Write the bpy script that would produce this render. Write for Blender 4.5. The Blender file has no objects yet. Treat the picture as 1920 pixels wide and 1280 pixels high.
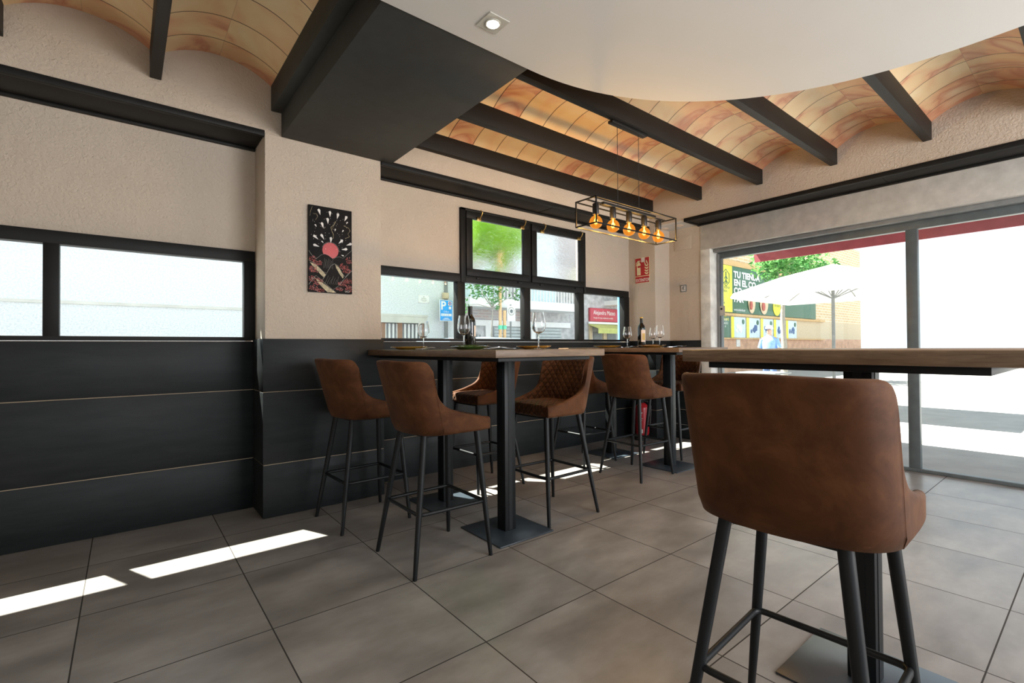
import bpy, bmesh, math, random
from mathutils import Vector, Matrix
random.seed(7)
PI = math.pi
S = bpy.context.scene
COL = S.collection

# ------------------------------------------------------------------ camera
cam_d = bpy.data.cameras.new('camera'); cam = bpy.data.objects.new('camera', cam_d); COL.objects.link(cam)
cam_d.sensor_width = 36; cam_d.lens = 904.64 / 1920 * 36; cam_d.clip_start = .05; cam_d.clip_end = 300
_R = Vector((.77999, -.625756, -.006723)); _U = Vector((-.001987, -.013219, .99991)); _F = Vector((.625789, .779907, .011554))
cam.matrix_world = Matrix(((_R.x, _U.x, -_F.x, 0), (_R.y, _U.y, -_F.y, 0), (_R.z, _U.z, -_F.z, 1.101), (0, 0, 0, 1)))
S.camera = cam
# ------------------------------------------------------------------ exposure, sky, sun, rear fill
S.view_settings.view_transform = 'Standard'; S.view_settings.look = 'None'; S.view_settings.gamma = 1
S.view_settings.use_curve_mapping = False; S.view_settings.exposure = 0.5
S.cycles.use_denoising = True
S.cycles.max_bounces = 10; S.cycles.diffuse_bounces = 5; S.cycles.transparent_max_bounces = 16; S.cycles.transmission_bounces = 10
S.cycles.sample_clamp_indirect = 6; S.cycles.caustics_reflective = False; S.cycles.caustics_refractive = False
W = bpy.data.worlds.new('sky'); S.world = W; W.use_nodes = True
bg = W.node_tree.nodes['Background']; bg.inputs[0].default_value = (.80, .90, 1, 1); bg.inputs[1].default_value = 1.2
def light(name, kind, loc, energy, color=(1, 1, 1), direction=None, **kw):
    d = bpy.data.lights.new(name, kind); o = bpy.data.objects.new(name, d); COL.objects.link(o)
    o.location = loc; d.energy = energy; d.color = color
    for k, v in kw.items(): setattr(d, k, v)
    if direction: o.rotation_euler = Vector(direction).to_track_quat('-Z', 'Y').to_euler()
    return o
light('sun', 'SUN', (0, 20, 30), 28, (1, .95, .87), (.24, -.545, -1), angle=.009)
light('rear_fill_light', 'AREA', (3.08, -2.42, 1.45), 112, (.98, .98, 1), (-.25, 1, .04), shape='RECTANGLE', size=2.2, size_y=2.1)  # area fill added out of view behind the camera to light the walls

# ------------------------------------------------------------------ material helpers
class NT:
    def __init__(s, name):
        s.m = bpy.data.materials.new(name); s.m.use_nodes = True; s.t = s.m.node_tree
        s.p = s.t.nodes['Principled BSDF']; s.out = s.t.nodes['Material Output']
    def n(s, typ, **kw):
        nd = s.t.nodes.new(typ)
        for k, v in kw.items():
            if k.startswith('i_'): nd.inputs[k[2:].replace('_', ' ')].default_value = v
            else: setattr(nd, k, v)
        return nd
    def l(s, a, b): s.t.links.new(a, b)
    def math(s, op, a, b=None, c=None):
        nd = s.t.nodes.new('ShaderNodeMath'); nd.operation = op
        for i, v in enumerate((a, b, c)):
            if v is None: continue
            if isinstance(v, (int, float)): nd.inputs[i].default_value = v
            else: s.l(v, nd.inputs[i])
        return nd.outputs[0]
    def mix(s, fac, a, b, blend='MIX'):
        nd = s.t.nodes.new('ShaderNodeMix'); nd.data_type = 'RGBA'; nd.blend_type = blend
        for i, v in ((0, fac), (6, a), (7, b)):
            if isinstance(v, (int, float)): nd.inputs[i].default_value = v
            elif isinstance(v, tuple): nd.inputs[i].default_value = v + (1,) if len(v) == 3 else v
            else: s.l(v, nd.inputs[i])
        return nd.outputs[2]
    def coord(s, kind='Object', scale=(1, 1, 1), loc=(0, 0, 0), rot=(0, 0, 0)):
        tc = s.n('ShaderNodeTexCoord'); mp = s.n('ShaderNodeMapping')
        mp.inputs['Scale'].default_value = scale; mp.inputs['Location'].default_value = loc; mp.inputs['Rotation'].default_value = rot
        s.l(tc.outputs[kind], mp.inputs[0]); return mp.outputs[0]
    def noise(s, vec, scale, detail=4, rough=.55, dist=0):
        nd = s.n('ShaderNodeTexNoise'); s.l(vec, nd.inputs['Vector']); nd.inputs['Scale'].default_value = scale
        nd.inputs['Detail'].default_value = detail; nd.inputs['Roughness'].default_value = rough; nd.inputs['Distortion'].default_value = dist
        return nd.outputs['Fac']
    def ramp(s, fac, stops):
        nd = s.n('ShaderNodeValToRGB'); s.l(fac, nd.inputs[0]); e = nd.color_ramp.elements
        e[0].position = stops[0][0]; e[1].position = stops[-1][0]
        for p, c in stops[1:-1]: e.new(p)
        for i, (p, c) in enumerate(stops): e[i].color = c + (1,)
        return nd.outputs[0]
    def base(s, v):
        if isinstance(v, tuple): s.p.inputs['Base Color'].default_value = v + (1,)
        else: s.l(v, s.p.inputs['Base Color'])
    def set(s, **kw):
        for k, v in kw.items(): s.p.inputs[k.replace('_', ' ')].default_value = v
    def bump(s, h, strength=.3, dist=.01, normal=None):
        b = s.n('ShaderNodeBump'); b.inputs['Strength'].default_value = strength; b.inputs['Distance'].default_value = dist
        s.l(h, b.inputs['Height'])
        if normal is not None: s.l(normal, b.inputs['Normal'])
        s.l(b.outputs[0], s.p.inputs['Normal']); return b.outputs[0]
    def sep(s, v):
        nd = s.n('ShaderNodeSeparateXYZ'); s.l(v, nd.inputs[0]); return nd.outputs
def srgb(r, g, b):
    f = lambda c: (c / 255 / 12.92) if c / 255 <= .04045 else ((c / 255 + .055) / 1.055) ** 2.4
    return (f(r), f(g), f(b))
def simple(name, col, rough=.6, metal=0, var=.12, nscale=12, bump=0, **kw):
    t = NT(name); v = t.coord(); n = t.noise(v, nscale)
    a = tuple(c * (1 - var) for c in col); b = tuple(min(1, c * (1 + var)) for c in col)
    t.base(t.ramp(n, [(.3, a), (.7, b)])); t.set(Roughness=rough, Metallic=metal)
    if bump: t.bump(n, bump, .004)
    if kw: t.set(**kw)
    return t.m

def m_plaster():
    t = NT('rough_beige_plaster'); v = t.coord()
    n1 = t.noise(v, 1.6, 3); n2 = t.noise(v, 62, 4, .6, .5); n3 = t.noise(v, 14, 3)
    t.base(t.ramp(n1, [(.3, (.55, .47, .385)), (.7, (.61, .525, .435))])); t.set(Roughness=.9)
    h = t.math('ADD', t.math('MULTIPLY', n2, .7), t.math('MULTIPLY', n3, .5)); t.bump(h, .9, .014); return t.m
def m_white():
    t = NT('smooth_white_plaster'); v = t.coord(); n1 = t.noise(v, 1.2, 3); n2 = t.noise(v, 14, 3)
    t.base(t.ramp(n1, [(.3, (.61, .605, .585)), (.7, (.65, .645, .625))])); t.set(Roughness=.85); t.bump(n2, .12, .006); return t.m
def m_floor():
    t = NT('stone_floor_tiles'); v = t.coord(); x, y, z = t.sep(v)
    fx = t.math('FRACT', t.math('DIVIDE', t.math('SUBTRACT', x, 1.0557 - 60), .6)); fy = t.math('FRACT', t.math('DIVIDE', t.math('SUBTRACT', y, 2.0822 - 60), .6))
    ex = t.math('MINIMUM', fx, t.math('SUBTRACT', 1, fx)); ey = t.math('MINIMUM', fy, t.math('SUBTRACT', 1, fy)); e = t.math('MINIMUM', ex, ey)
    g = t.math('LESS_THAN', e, .0042)
    ix = t.math('FLOOR', t.math('DIVIDE', t.math('SUBTRACT', x, 1.0557 - 60), .6)); iy = t.math('FLOOR', t.math('DIVIDE', t.math('SUBTRACT', y, 2.0822 - 60), .6))
    cb = t.n('ShaderNodeCombineXYZ'); t.l(ix, cb.inputs[0]); t.l(iy, cb.inputs[1]); wn = t.n('ShaderNodeTexWhiteNoise'); t.l(cb.outputs[0], wn.inputs[0])
    off = t.n('ShaderNodeVectorMath', operation='MULTIPLY_ADD'); t.l(wn.outputs['Color'], off.inputs[0]); off.inputs[1].default_value = (9, 9, 9); t.l(v, off.inputs[2])
    mp = t.n('ShaderNodeMapping'); mp.inputs['Scale'].default_value = (.9, 1.9, 1); t.l(off.outputs[0], mp.inputs[0])
    n1 = t.noise(mp.outputs[0], 2.4, 5, .58, 0); n2 = t.noise(off.outputs[0], 20, 4, .6); n3 = t.noise(off.outputs[0], 120, 2)
    c = t.ramp(n1, [(.25, (.120, .110, .100)), (.5, (.225, .208, .192)), (.78, (.36, .34, .32))])
    c = t.mix(t.math('MULTIPLY', n2, .3), c, (.11, .10, .09)); c = t.mix(t.math('MULTIPLY', wn.outputs['Value'], .18), c, (.24, .22, .20))
    t.base(t.mix(g, c, (.022, .017, .013)))
    r = t.math('ADD', t.math('MULTIPLY', n1, .08), .275); t.l(t.math('MAXIMUM', r, t.math('MULTIPLY', g, .8)), t.p.inputs['Roughness'])
    h = t.math('SUBTRACT', t.math('MULTIPLY', n2, .25), t.math('MULTIPLY', g, 1.5)); t.bump(h, .2, .002); return t.m
def m_vault():
    t = NT('glazed_clay_vault_tiles'); v = t.coord('UV'); x, y, z = t.sep(v)      # u across rows (m), v along the arc (m)
    rx = t.math('DIVIDE', x, .24); fx = t.math('FRACT', rx); ix = t.math('FLOOR', rx)
    sh = t.math('MULTIPLY', t.math('FRACT', t.math('MULTIPLY', ix, .5)), 1.0)
    ry = t.math('ADD', t.math('DIVIDE', y, .335), 0); fy = t.math('FRACT', ry); iy = t.math('FLOOR', ry)
    cb = t.n('ShaderNodeCombineXYZ'); t.l(ix, cb.inputs[0]); t.l(iy, cb.inputs[1]); wn = t.n('ShaderNodeTexWhiteNoise'); t.l(cb.outputs[0], wn.inputs[0])
    off = t.n('ShaderNodeVectorMath', operation='MULTIPLY_ADD'); t.l(wn.outputs['Color'], off.inputs[0]); off.inputs[1].default_value = (11, 7, 5); t.l(v, off.inputs[2])
    n1 = t.noise(off.outputs[0], 1.7, 3, .45, 2.4)
    f = t.math('ADD', t.math('MULTIPLY', n1, .9), t.math('MULTIPLY', wn.outputs['Value'], .32))
    c = t.ramp(f, [(.30, (.88, .70, .43)), (.50, (.84, .60, .33)), (.62, (.80, .48, .26)), (.69, (.64, .28, .16)), (.78, (.78, .50, .30)), (.9, (.88, .70, .45))])
    gx = t.math('LESS_THAN', t.math('MINIMUM', fx, t.math('SUBTRACT', 1, fx)), .014); gy = t.math('LESS_THAN', t.math('MINIMUM', fy, t.math('SUBTRACT', 1, fy)), .004)
    c = t.mix(t.math('MULTIPLY', gy, .35), c, (.30, .15, .08)); t.base(t.mix(gx, c, (.13, .055, .025))); t.set(Roughness=.42)
    t.bump(t.math('MULTIPLY', gx, -1.0), .5, .004); return t.m
def m_wainscot():
    t = NT('dark_painted_boards'); v = t.coord('Object', (1, 1, 6)); n = t.noise(v, 3.5, 6, .6, .3); n2 = t.noise(t.coord('Object', (2, 2, 60)), 5, 4)
    t.base(t.ramp(n, [(.3, (.006, .008, .009)), (.7, (.014, .017, .018))])); t.set(Roughness=.5, Specular_IOR_Level=.28); t.bump(n2, .15, .003); return t.m
def m_leather():
    t = NT('tan_suede_leather'); v = t.coord(); n = t.noise(v, 7, 5, .65, .5); n2 = t.noise(v, 90, 3)
    t.base(t.ramp(n, [(.28, (.036, .011, .003)), (.5, (.072, .025, .008)), (.75, (.125, .048, .017))])); t.set(Roughness=.72)
    t.set(Sheen_Weight=.05, Sheen_Roughness=.45, Specular_IOR_Level=.18); t.p.inputs['Sheen Tint'].default_value = (1, .7, .5, 1); t.bump(n2, .12, .002); return t.m
def m_quilt():
    t = NT('quilted_tan_leather'); v = t.coord('UV'); x, y, z = t.sep(v); k = 1 / .050
    a = t.math('FRACT', t.math('MULTIPLY', t.math('ADD', x, t.math('MULTIPLY', y, .85)), k)); b = t.math('FRACT', t.math('MULTIPLY', t.math('SUBTRACT', x, t.math('MULTIPLY', y, .85)), k))
    tri = lambda q: t.math('MULTIPLY', t.math('MINIMUM', q, t.math('SUBTRACT', 1, q)), 2.0)
    h = t.math('POWER', t.math('MINIMUM', tri(a), tri(b)), .45)
    vo = t.coord(); n = t.noise(vo, 7, 5, .65, .5)
    c = t.ramp(n, [(.28, (.036, .011, .003)), (.5, (.072, .025, .008)), (.75, (.125, .048, .017))])
    t.base(t.mix(t.math('LESS_THAN', t.math('MINIMUM', tri(a), tri(b)), .07), c, (.02, .008, .004))); t.set(Roughness=.68)
    t.set(Sheen_Weight=.05, Sheen_Roughness=.45, Specular_IOR_Level=.18); t.p.inputs['Sheen Tint'].default_value = (1, .7, .5, 1)
    t.bump(h, .95, .009); return t.m
def m_tabletop():
    t = NT('butcher_block_wood'); v = t.coord(); x, y, z = t.sep(v)
    bs = t.math('FLOOR', t.math('DIVIDE', t.math('ADD', x, y), .17)); wn = t.n('ShaderNodeTexWhiteNoise', noise_dimensions='1D'); t.l(bs, wn.inputs['W'])
    g = t.noise(t.coord('Object', (3, 3, 30)), 3.2, 6, .6, .8)
    c = t.ramp(g, [(.3, (.115, .066, .034)), (.55, (.20, .120, .066)), (.75, (.26, .17, .10))])
    c = t.mix(t.math('MULTIPLY', wn.outputs['Value'], .55), c, (.12, .085, .06)); t.base(c); t.set(Roughness=.45); t.bump(g, .15, .003); return t.m
def m_granite():
    t = NT('grey_granite_cladding'); v = t.coord(); n = t.noise(v, 34, 5, .8); n2 = t.noise(v, .8, 2)
    c = t.ramp(n, [(.40, (.56, .60, .64)), (.60, (.78, .81, .85))]); t.base(t.mix(t.math('MULTIPLY', n2, .2), c, (.5, .5, .5))); t.set(Roughness=.6); return t.m
def m_window_glass(name='clear_window_glass', tint=(.95, .98, .97), ior=1.45):
    t = NT(name); tr = t.n('ShaderNodeBsdfTransparent'); tr.inputs[0].default_value = tint + (1,)
    gl = t.n('ShaderNodeBsdfGlossy'); gl.inputs['Roughness'].default_value = .01; lw = t.n('ShaderNodeLayerWeight'); lw.inputs[0].default_value = .5
    mx = t.n('ShaderNodeMixShader'); t.l(t.math('ADD', t.math('MULTIPLY', t.math('POWER', lw.outputs['Facing'], 5), .6), .03), mx.inputs[0]); t.l(tr.outputs[0], mx.inputs[1]); t.l(gl.outputs[0], mx.inputs[2])
    t.l(mx.outputs[0], t.out.inputs[0]); return t.m
def m_rippled():
    t = NT('rippled_window_glass'); g = t.n('ShaderNodeBsdfRefraction'); g.inputs['IOR'].default_value = 1.07; g.inputs['Roughness'].default_value = 0
    v = t.coord('Object', (1, 1, 1.8)); n = t.noise(v, 11, 2, .5, 2.5); n2 = t.noise(v, 30, 2, .5, 1.5)
    b = t.n('ShaderNodeBump'); b.inputs['Strength'].default_value = 1.0; b.inputs['Distance'].default_value = .006
    t.l(t.math('ADD', n, t.math('MULTIPLY', n2, .4)), b.inputs['Height']); t.l(b.outputs[0], g.inputs['Normal'])
    gl = t.n('ShaderNodeBsdfGlossy'); gl.inputs['Roughness'].default_value = .08; t.l(b.outputs[0], gl.inputs['Normal'])
    mx = t.n('ShaderNodeMixShader'); mx.inputs[0].default_value = .06; t.l(g.outputs[0], mx.inputs[1]); t.l(gl.outputs[0], mx.inputs[2]); t.l(mx.outputs[0], t.out.inputs[0]); return t.m
def m_glass(name, col=(1, 1, 1), ior=1.46):
    t = NT(name); t.base(col); t.set(Roughness=0.0, IOR=ior); t.p.inputs['Transmission Weight'].default_value = 1; return t.m
def m_emit(name, col, strength):
    t = NT(name); t.base((0, 0, 0)); t.p.inputs['Emission Color'].default_value = col + (1,); t.p.inputs['Emission Strength'].default_value = strength; return t.m
def m_amber():
    t = NT('amber_bulb_glass'); tr = t.n('ShaderNodeBsdfTransparent'); tr.inputs[0].default_value = (1, .62, .20, 1)
    gl = t.n('ShaderNodeBsdfGlossy'); gl.inputs['Roughness'].default_value = .03; gl.inputs[0].default_value = (1, .85, .6, 1); lw = t.n('ShaderNodeLayerWeight'); lw.inputs[0].default_value = .5
    mx = t.n('ShaderNodeMixShader'); t.l(t.math('ADD', t.math('MULTIPLY', t.math('POWER', lw.outputs['Facing'], 3), .3), .03), mx.inputs[0]); t.l(tr.outputs[0], mx.inputs[1]); t.l(gl.outputs[0], mx.inputs[2])
    df = t.n('ShaderNodeEmission'); df.inputs[0].default_value = (1, .38, .045, 1); df.inputs[1].default_value = 1.1; m2 = t.n('ShaderNodeMixShader'); m2.inputs[0].default_value = .30
    t.l(mx.outputs[0], m2.inputs[1]); t.l(df.outputs[0], m2.inputs[2]); t.l(m2.outputs[0], t.out.inputs[0]); return t.m
def m_leaf(name, a, b):
    t = NT(name); n = t.noise(t.coord(), 3.5, 3); c = t.ramp(n, [(.35, a), (.65, b)]); t.base(c); t.set(Roughness=.5)
    tl = t.n('ShaderNodeBsdfTranslucent'); t.l(c, tl.inputs[0]); mx = t.n('ShaderNodeMixShader'); mx.inputs[0].default_value = .45
    t.l(t.p.outputs[0], mx.inputs[1]); t.l(tl.outputs[0], mx.inputs[2]); t.l(mx.outputs[0], t.out.inputs[0]); return t.m
def m_brick(name, c1, c2, mortar, sc=1):
    t = NT(name); v = t.coord('Object', (1, 1, 1), rot=(PI / 2, 0, 0)); b = t.n('ShaderNodeTexBrick'); t.l(v, b.inputs['Vector'])
    b.inputs['Color1'].default_value = c1 + (1,); b.inputs['Color2'].default_value = c2 + (1,); b.inputs['Mortar'].default_value = mortar + (1,)
    b.inputs['Scale'].default_value = sc; b.inputs['Brick Width'].default_value = .5; b.inputs['Row Height'].default_value = .16; b.inputs['Mortar Size'].default_value = .02
    t.l(b.outputs[0], t.p.inputs['Base Color']); t.set(Roughness=.8); return t.m

M = dict(plaster=m_plaster(), white=m_white(), floor=m_floor(), vault=m_vault(), boards=m_wainscot(), leather=m_leather(), quilt=m_quilt(), top=m_tabletop(),
  granite=m_granite(), glass=m_window_glass(), rippled=m_rippled(), crystal=m_glass('clear_drinking_glass'), amber=m_amber(),
  beam=simple('dark_painted_beam', (.013, .011, .009), .6, bump=.05, Specular_IOR_Level=.3), soffit=simple('charcoal_soffit_paint', (.030, .032, .030), .7),
  frame=simple('black_window_frame_paint', (.011, .011, .0105), .5, Specular_IOR_Level=.2), seam=simple('lit_board_edge', (.36, .28, .19), .6),
  steel=simple('black_powder_coated_steel', (.006, .007, .008), .45, Specular_IOR_Level=.3), plate=simple('black_steel_plate', (.030, .040, .050), .33), chrome=simple('brushed_chrome', (.7, .68, .62), .22, 1, .05),
  brass=simple('brass', (.55, .36, .13), .3, 1), ext=simple('extinguisher_red_paint', (.40, .012, .020), .28), rubber=simple('black_rubber', (.02, .02, .02), .6),
  stone=simple('weathered_white_stone', (.70, .70, .66), .75, nscale=9, var=.2, bump=.3), lintel=simple('grey_painted_lintel', (.52, .50, .46), .7), alu=simple('grey_aluminium', (.20, .21, .21), .45), alud=simple('dark_aluminium', (.10, .12, .125), .4),
  paper=simple('white_paper', (.75, .72, .68), .7), black=simple('black_gloss', (.008, .008, .009), .15), red=simple('sign_red', (.42, .018, .022), .45), cream=simple('sign_cream', (.72, .66, .42), .5),
  pave=simple('pale_paving', (.30, .29, .28), .8, nscale=3), asphalt=simple('asphalt', (.20, .20, .20), .9, nscale=3), concrete=simple('pale_concrete', (.60, .59, .55), .8, nscale=2), wht=simple('white_paint', (.80, .80, .80), .6, var=.04),
  brown=simple('brown_painted_wood', (.30, .17, .11), .6), shutter=simple('grey_roller_shutter', (.42, .46, .47), .6), dkwin=simple('dark_window', (.16, .18, .19), .3), marble=simple('grey_marble', (.42, .41, .42), .6, nscale=5, var=.35),
  redsign=simple('crimson_sign_board', (.50, .06, .09), .6), awng=simple('olive_awning', (.50, .52, .17), .8), blue=simple('sky_blue_paint', (.16, .42, .78), .5), bluesign=simple('parking_blue', (.008, .33, .82), .4),
  wood=simple('pine_stake', (.62, .40, .18), .7), green=simple('green_tie', (.08, .55, .33), .5), bark=simple('grey_bark', (.30, .27, .23), .8), yellow=simple('lemon_yellow', (.88, .78, .06), .6), tan=simple('tan_render', (.62, .50, .34), .8),
  leafa=m_leaf('young_leaves', (.05, .20, .04), (.14, .36, .08)), leafb=m_leaf('bright_leaves', (.18, .42, .02), (.45, .70, .05)), leafc=m_leaf('street_leaves', (.05, .22, .06), (.20, .42, .12)),
  canvas=simple('white_parasol_canvas', (.86, .86, .84), .8, var=.03), awnr=simple('maroon_awning_fabric', (.42, .10, .12), .8), poster=simple('pale_blue_poster', (.62, .74, .80), .6), dgreen=simple('dark_green_board', (.07, .16, .10), .6), terracotta=simple('terracotta_wall', (.60, .36, .24), .8, nscale=3, var=.2),
  skin=simple('skin', (.55, .33, .24), .5), shirt=simple('light_blue_shirt', (.25, .42, .75), .8), jeans=simple('denim', (.10, .16, .32), .8), carp=simple('silver_blue_car_paint', (.42, .55, .66), .25), meat=simple('cured_meat', (.48, .10, .07), .5), bread=simple('bread', (.75, .55, .36), .7),
  brickb=m_brick('tan_bricks', (.70, .52, .30), (.62, .44, .26), (.8, .7, .55)), cork=simple('amber_plate_glass', (.62, .32, .05), .12, Coat_Weight=.6), ylw=simple('yellow_plate_glaze', (.78, .46, .07), .15, Coat_Weight=.6), grn=simple('green_plate_glaze', (.08, .22, .03), .12, Coat_Weight=.6),
  bottle=simple('dark_wine_glass', (.006, .008, .007), .05, Coat_Weight=.5), label=simple('bottle_label_paper', (.74, .62, .52), .6), gold=simple('gold_ink', (.55, .36, .06), .4), foil=simple('black_capsule_foil', (.012, .012, .013), .35), silver=simple('cutlery_steel', (.75, .75, .75), .15, 1, .03), napkin=simple('black_napkin', (.02, .02, .022), .9),
  phred=simple('painted_red', (.50, .022, .020), .35), grey=simple('silver_ink', (.45, .44, .40), .5), dkred=simple('maple_red_ink', (.30, .035, .025), .5, nscale=90, var=.9), goldink=simple('pale_gold_ink', (.40, .34, .20), .5, nscale=60, var=.5),
  bezel=simple('satin_nickel_bezel', (.50, .49, .44), .4), filament=m_emit('glowing_filament', (1, .55, .16), 22), led=m_emit('lit_spot_lens', (1, .97, .86), 14), shade=simple('grey_lamp_socket', (.012, .011, .010), .45))

# ------------------------------------------------------------------ mesh helpers
class MB:
    def __init__(s): s.b = bmesh.new(); s.uv = None; s.mi = 0
    def _f(s, vs):
        try: f = s.b.faces.new(vs)
        except ValueError: return None
        f.material_index = s.mi; return f
    def box(s, x0, y0, z0, x1, y1, z1, bev=0, rot=None, piv=None):
        vs = [s.b.verts.new(p) for p in ((x0,y0,z0),(x1,y0,z0),(x1,y1,z0),(x0,y1,z0),(x0,y0,z1),(x1,y0,z1),(x1,y1,z1),(x0,y1,z1))]
        fs = [s._f([vs[i] for i in q]) for q in ((0,3,2,1),(4,5,6,7),(0,1,5,4),(1,2,6,5),(2,3,7,6),(3,0,4,7))]
        if rot: bmesh.ops.rotate(s.b, verts=vs, cent=piv or ((x0+x1)/2,(y0+y1)/2,(z0+z1)/2), matrix=rot)
        if bev: bmesh.ops.bevel(s.b, geom=list({e for f in fs for e in f.edges}), offset=bev, segments=2, affect='EDGES', profile=.5, material=-1)
        return s
    def loft(s, rings, cap=True, closed=True):
        rs = [[s.b.verts.new(p) for p in r] for r in rings]; n = len(rs[0])
        for a, b in zip(rs, rs[1:]):
            for i in range(n if closed else n - 1): j = (i + 1) % n; s._f([a[i], a[j], b[j], b[i]])
        if cap: s._f(rs[0][::-1]); s._f(rs[-1])
        return s
    def tube(s, pts, r, n=10, cap=True):
        pts = [Vector(p) for p in pts]; rr = r if isinstance(r, (list, tuple)) else [r] * len(pts); rings = []; prev = None
        for i, p in enumerate(pts):
            d = (pts[min(i+1, len(pts)-1)] - pts[max(i-1, 0)]).normalized()
            if prev is None: a = d.orthogonal().normalized()
            else: a = (prev - d * prev.dot(d)).normalized()
            prev = a; b = d.cross(a)
            rings.append([p + (a * math.cos(2*PI*k/n) + b * math.sin(2*PI*k/n)) * rr[i] for k in range(n)])
        return s.loft(rings, cap)
    def lathe(s, prof, n=24, c=(0, 0, 0), cap=True):
        return s.loft([[(c[0]+r*math.cos(2*PI*k/n), c[1]+r*math.sin(2*PI*k/n), c[2]+z) for k in range(n)] for r, z in prof], cap)
    def prism(s, pts, off):       # pts: 3D polygon, off: extrusion vector
        a = [s.b.verts.new(p) for p in pts]; o = Vector(off); b = [s.b.verts.new(Vector(p) + o) for p in pts]; n = len(a)
        s._f(a[::-1]); s._f(b)
        for i in range(n): j = (i+1) % n; s._f([a[i], a[j], b[j], b[i]])
        return s
    def sphere(s, c, r, n=12, sc=(1, 1, 1)):
        g = bmesh.ops.create_uvsphere(s.b, u_segments=n, v_segments=max(6, n*2//3), radius=r, matrix=Matrix.Translation(c) @ Matrix.Diagonal((*sc, 1)))
        for v in g['verts']:
            for f in v.link_faces: f.material_index = s.mi
        return s
    def build(s, name, mats, parent=None, smooth=True, ang=40, recalc=True):
        if recalc: bmesh.ops.recalc_face_normals(s.b, faces=s.b.faces)
        me = bpy.data.meshes.new(name); s.b.to_mesh(me); s.b.free()
        for m in (mats if isinstance(mats, (list, tuple)) else [mats]): me.materials.append(m)
        if smooth:
            me.polygons.foreach_set('use_smooth', [True] * len(me.polygons)); me.set_sharp_from_angle(angle=math.radians(ang))
        o = bpy.data.objects.new(name, me); COL.objects.link(o)
        if parent: o.parent = parent
        return o
def tag(o, label, cat, group=None, kind=None):
    o['label'] = label; o['category'] = cat
    if group: o['group'] = group
    if kind: o['kind'] = kind
    return o
def struct(o, label=None, cat=None):
    o['kind'] = 'structure'
    if label: o['label'] = label
    if cat: o['category'] = cat
    return o
def empty(name, loc=(0, 0, 0), rz=0):
    o = bpy.data.objects.new(name, None); COL.objects.link(o); o.location = loc; o.rotation_euler = (0, 0, rz); o.empty_display_size = .1; return o
def copy_tree(o, parent=None):
    c = o.copy(); COL.objects.link(c)
    if parent: c.parent = parent
    for ch in list(o.children): copy_tree(ch, c)
    return c
def text(name, body, loc, size, mat, parent=None, face='-Y', align='LEFT', ext=.001, sx=1, rotz=None, shear=0, bold=0):
    c = bpy.data.curves.new(name, 'FONT'); c.body = body; c.size = size; c.extrude = ext; c.align_x = align; c.align_y = 'BOTTOM_BASELINE'; c.shear = shear; c.offset = bold
    c.materials.append(mat); o = bpy.data.objects.new(name, c); COL.objects.link(o); o.location = loc
    o.rotation_euler = {'-Y': (PI/2, 0, 0), '-X': (PI/2, 0, -PI/2)}[face]; o.scale = (sx, 1, 1)
    me = bpy.data.meshes.new_from_object(o); me.name = name; bpy.data.objects.remove(o)
    m = bpy.data.objects.new(name, me); COL.objects.link(m); m.location = loc; m.rotation_euler = {'-Y': (PI/2, 0, 0), '-X': (PI/2, 0, -PI/2)}[face]; m.scale = (sx, 1, 1)
    if parent: m.parent = parent
    return m

# ------------------------------------------------------------------ room shell
struct(MB().box(-2.1, -2.6, -.15, 5.45, 4.0, 0).build('floor', M['floor'], smooth=False))
YP, YW, XR, XJ = 3.457, 3.76, 4.89, 5.187      # pillar / upper wall plane, window recess plane, upper right wall, right recess plane
w = MB()
w.box(1.509, YW, 0, XR+.5, 3.88, 1.155).box(1.509, YW, 1.78, 2.403, 3.88, 2.53).box(4.072, YW, 1.78, XR+.5, 3.88, 2.53).box(2.403, YW, 2.392, 4.072, 3.88, 2.53).box(4.865, YW, 1.155, XR+.5, 3.88, 1.78)
w.box(-2.0, YP, 2.515, XR+.56, 3.88, 3.15)                  # upper wall over the window recess
w.box(-2.1, YW, 0, .711, 3.88, 1.155).box(-2.1, YW, 1.78, .711, 3.88, 2.515)
struct(w.build('wall_front', M['plaster'], smooth=False))
struct(MB().box(.711, YP, 0, 1.509, 3.88, 2.515, .004).build('wall_pillar', M['plaster'], smooth=False))
# right wall: pier with the sign, recessed switch wall, lintel, upper wall
r = MB(); r.box(XR, 3.383, 0, XJ+.27, YW, 2.515).box(XJ, 2.972, 0, XJ+.27, 3.383, 2.515).box(XR, -2.5, 2.515, XJ+.27, 3.457, 3.15)
r.box(XJ, -2.5, 0, XJ+.27, -1.3, 2.515)
struct(r.build('wall_right', M['plaster'], smooth=False))
struct(MB().box(-2.1, -2.6, 0, -2.0, 3.76, 3.15).build('wall_left', M['plaster'], smooth=False))
rb = MB().box(-2.0, -2.6, 0, XJ+.27, -2.5, .35).box(-2.0, -2.6, 2.55, XJ+.27, -2.5, 3.15).box(-2.0, -2.6, .35, -1.65, -2.5, 2.55).box(4.45, -2.6, .35, XJ+.27, -2.5, 2.55)  # wide opening made up in the unseen wall to let sky light in
struct(rb.build('wall_rear', M['plaster'], smooth=False))
# stone jamb and lintel round the street door
j = MB(); j.box(XJ-.012, 2.852, 0, XJ+.149, 2.972, 2.205, .006); struct(j.build('trim_1', M['stone']), 'weathered pale stone jamb at the left side of the street door', 'door jamb')
l = MB(); l.box(XJ-.006, -1.3, 2.205, XJ+.27, 2.972, 2.515, .004); struct(l.build('trim_2', M['lintel']), 'pale grey lintel over the street door', 'lintel')
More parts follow.
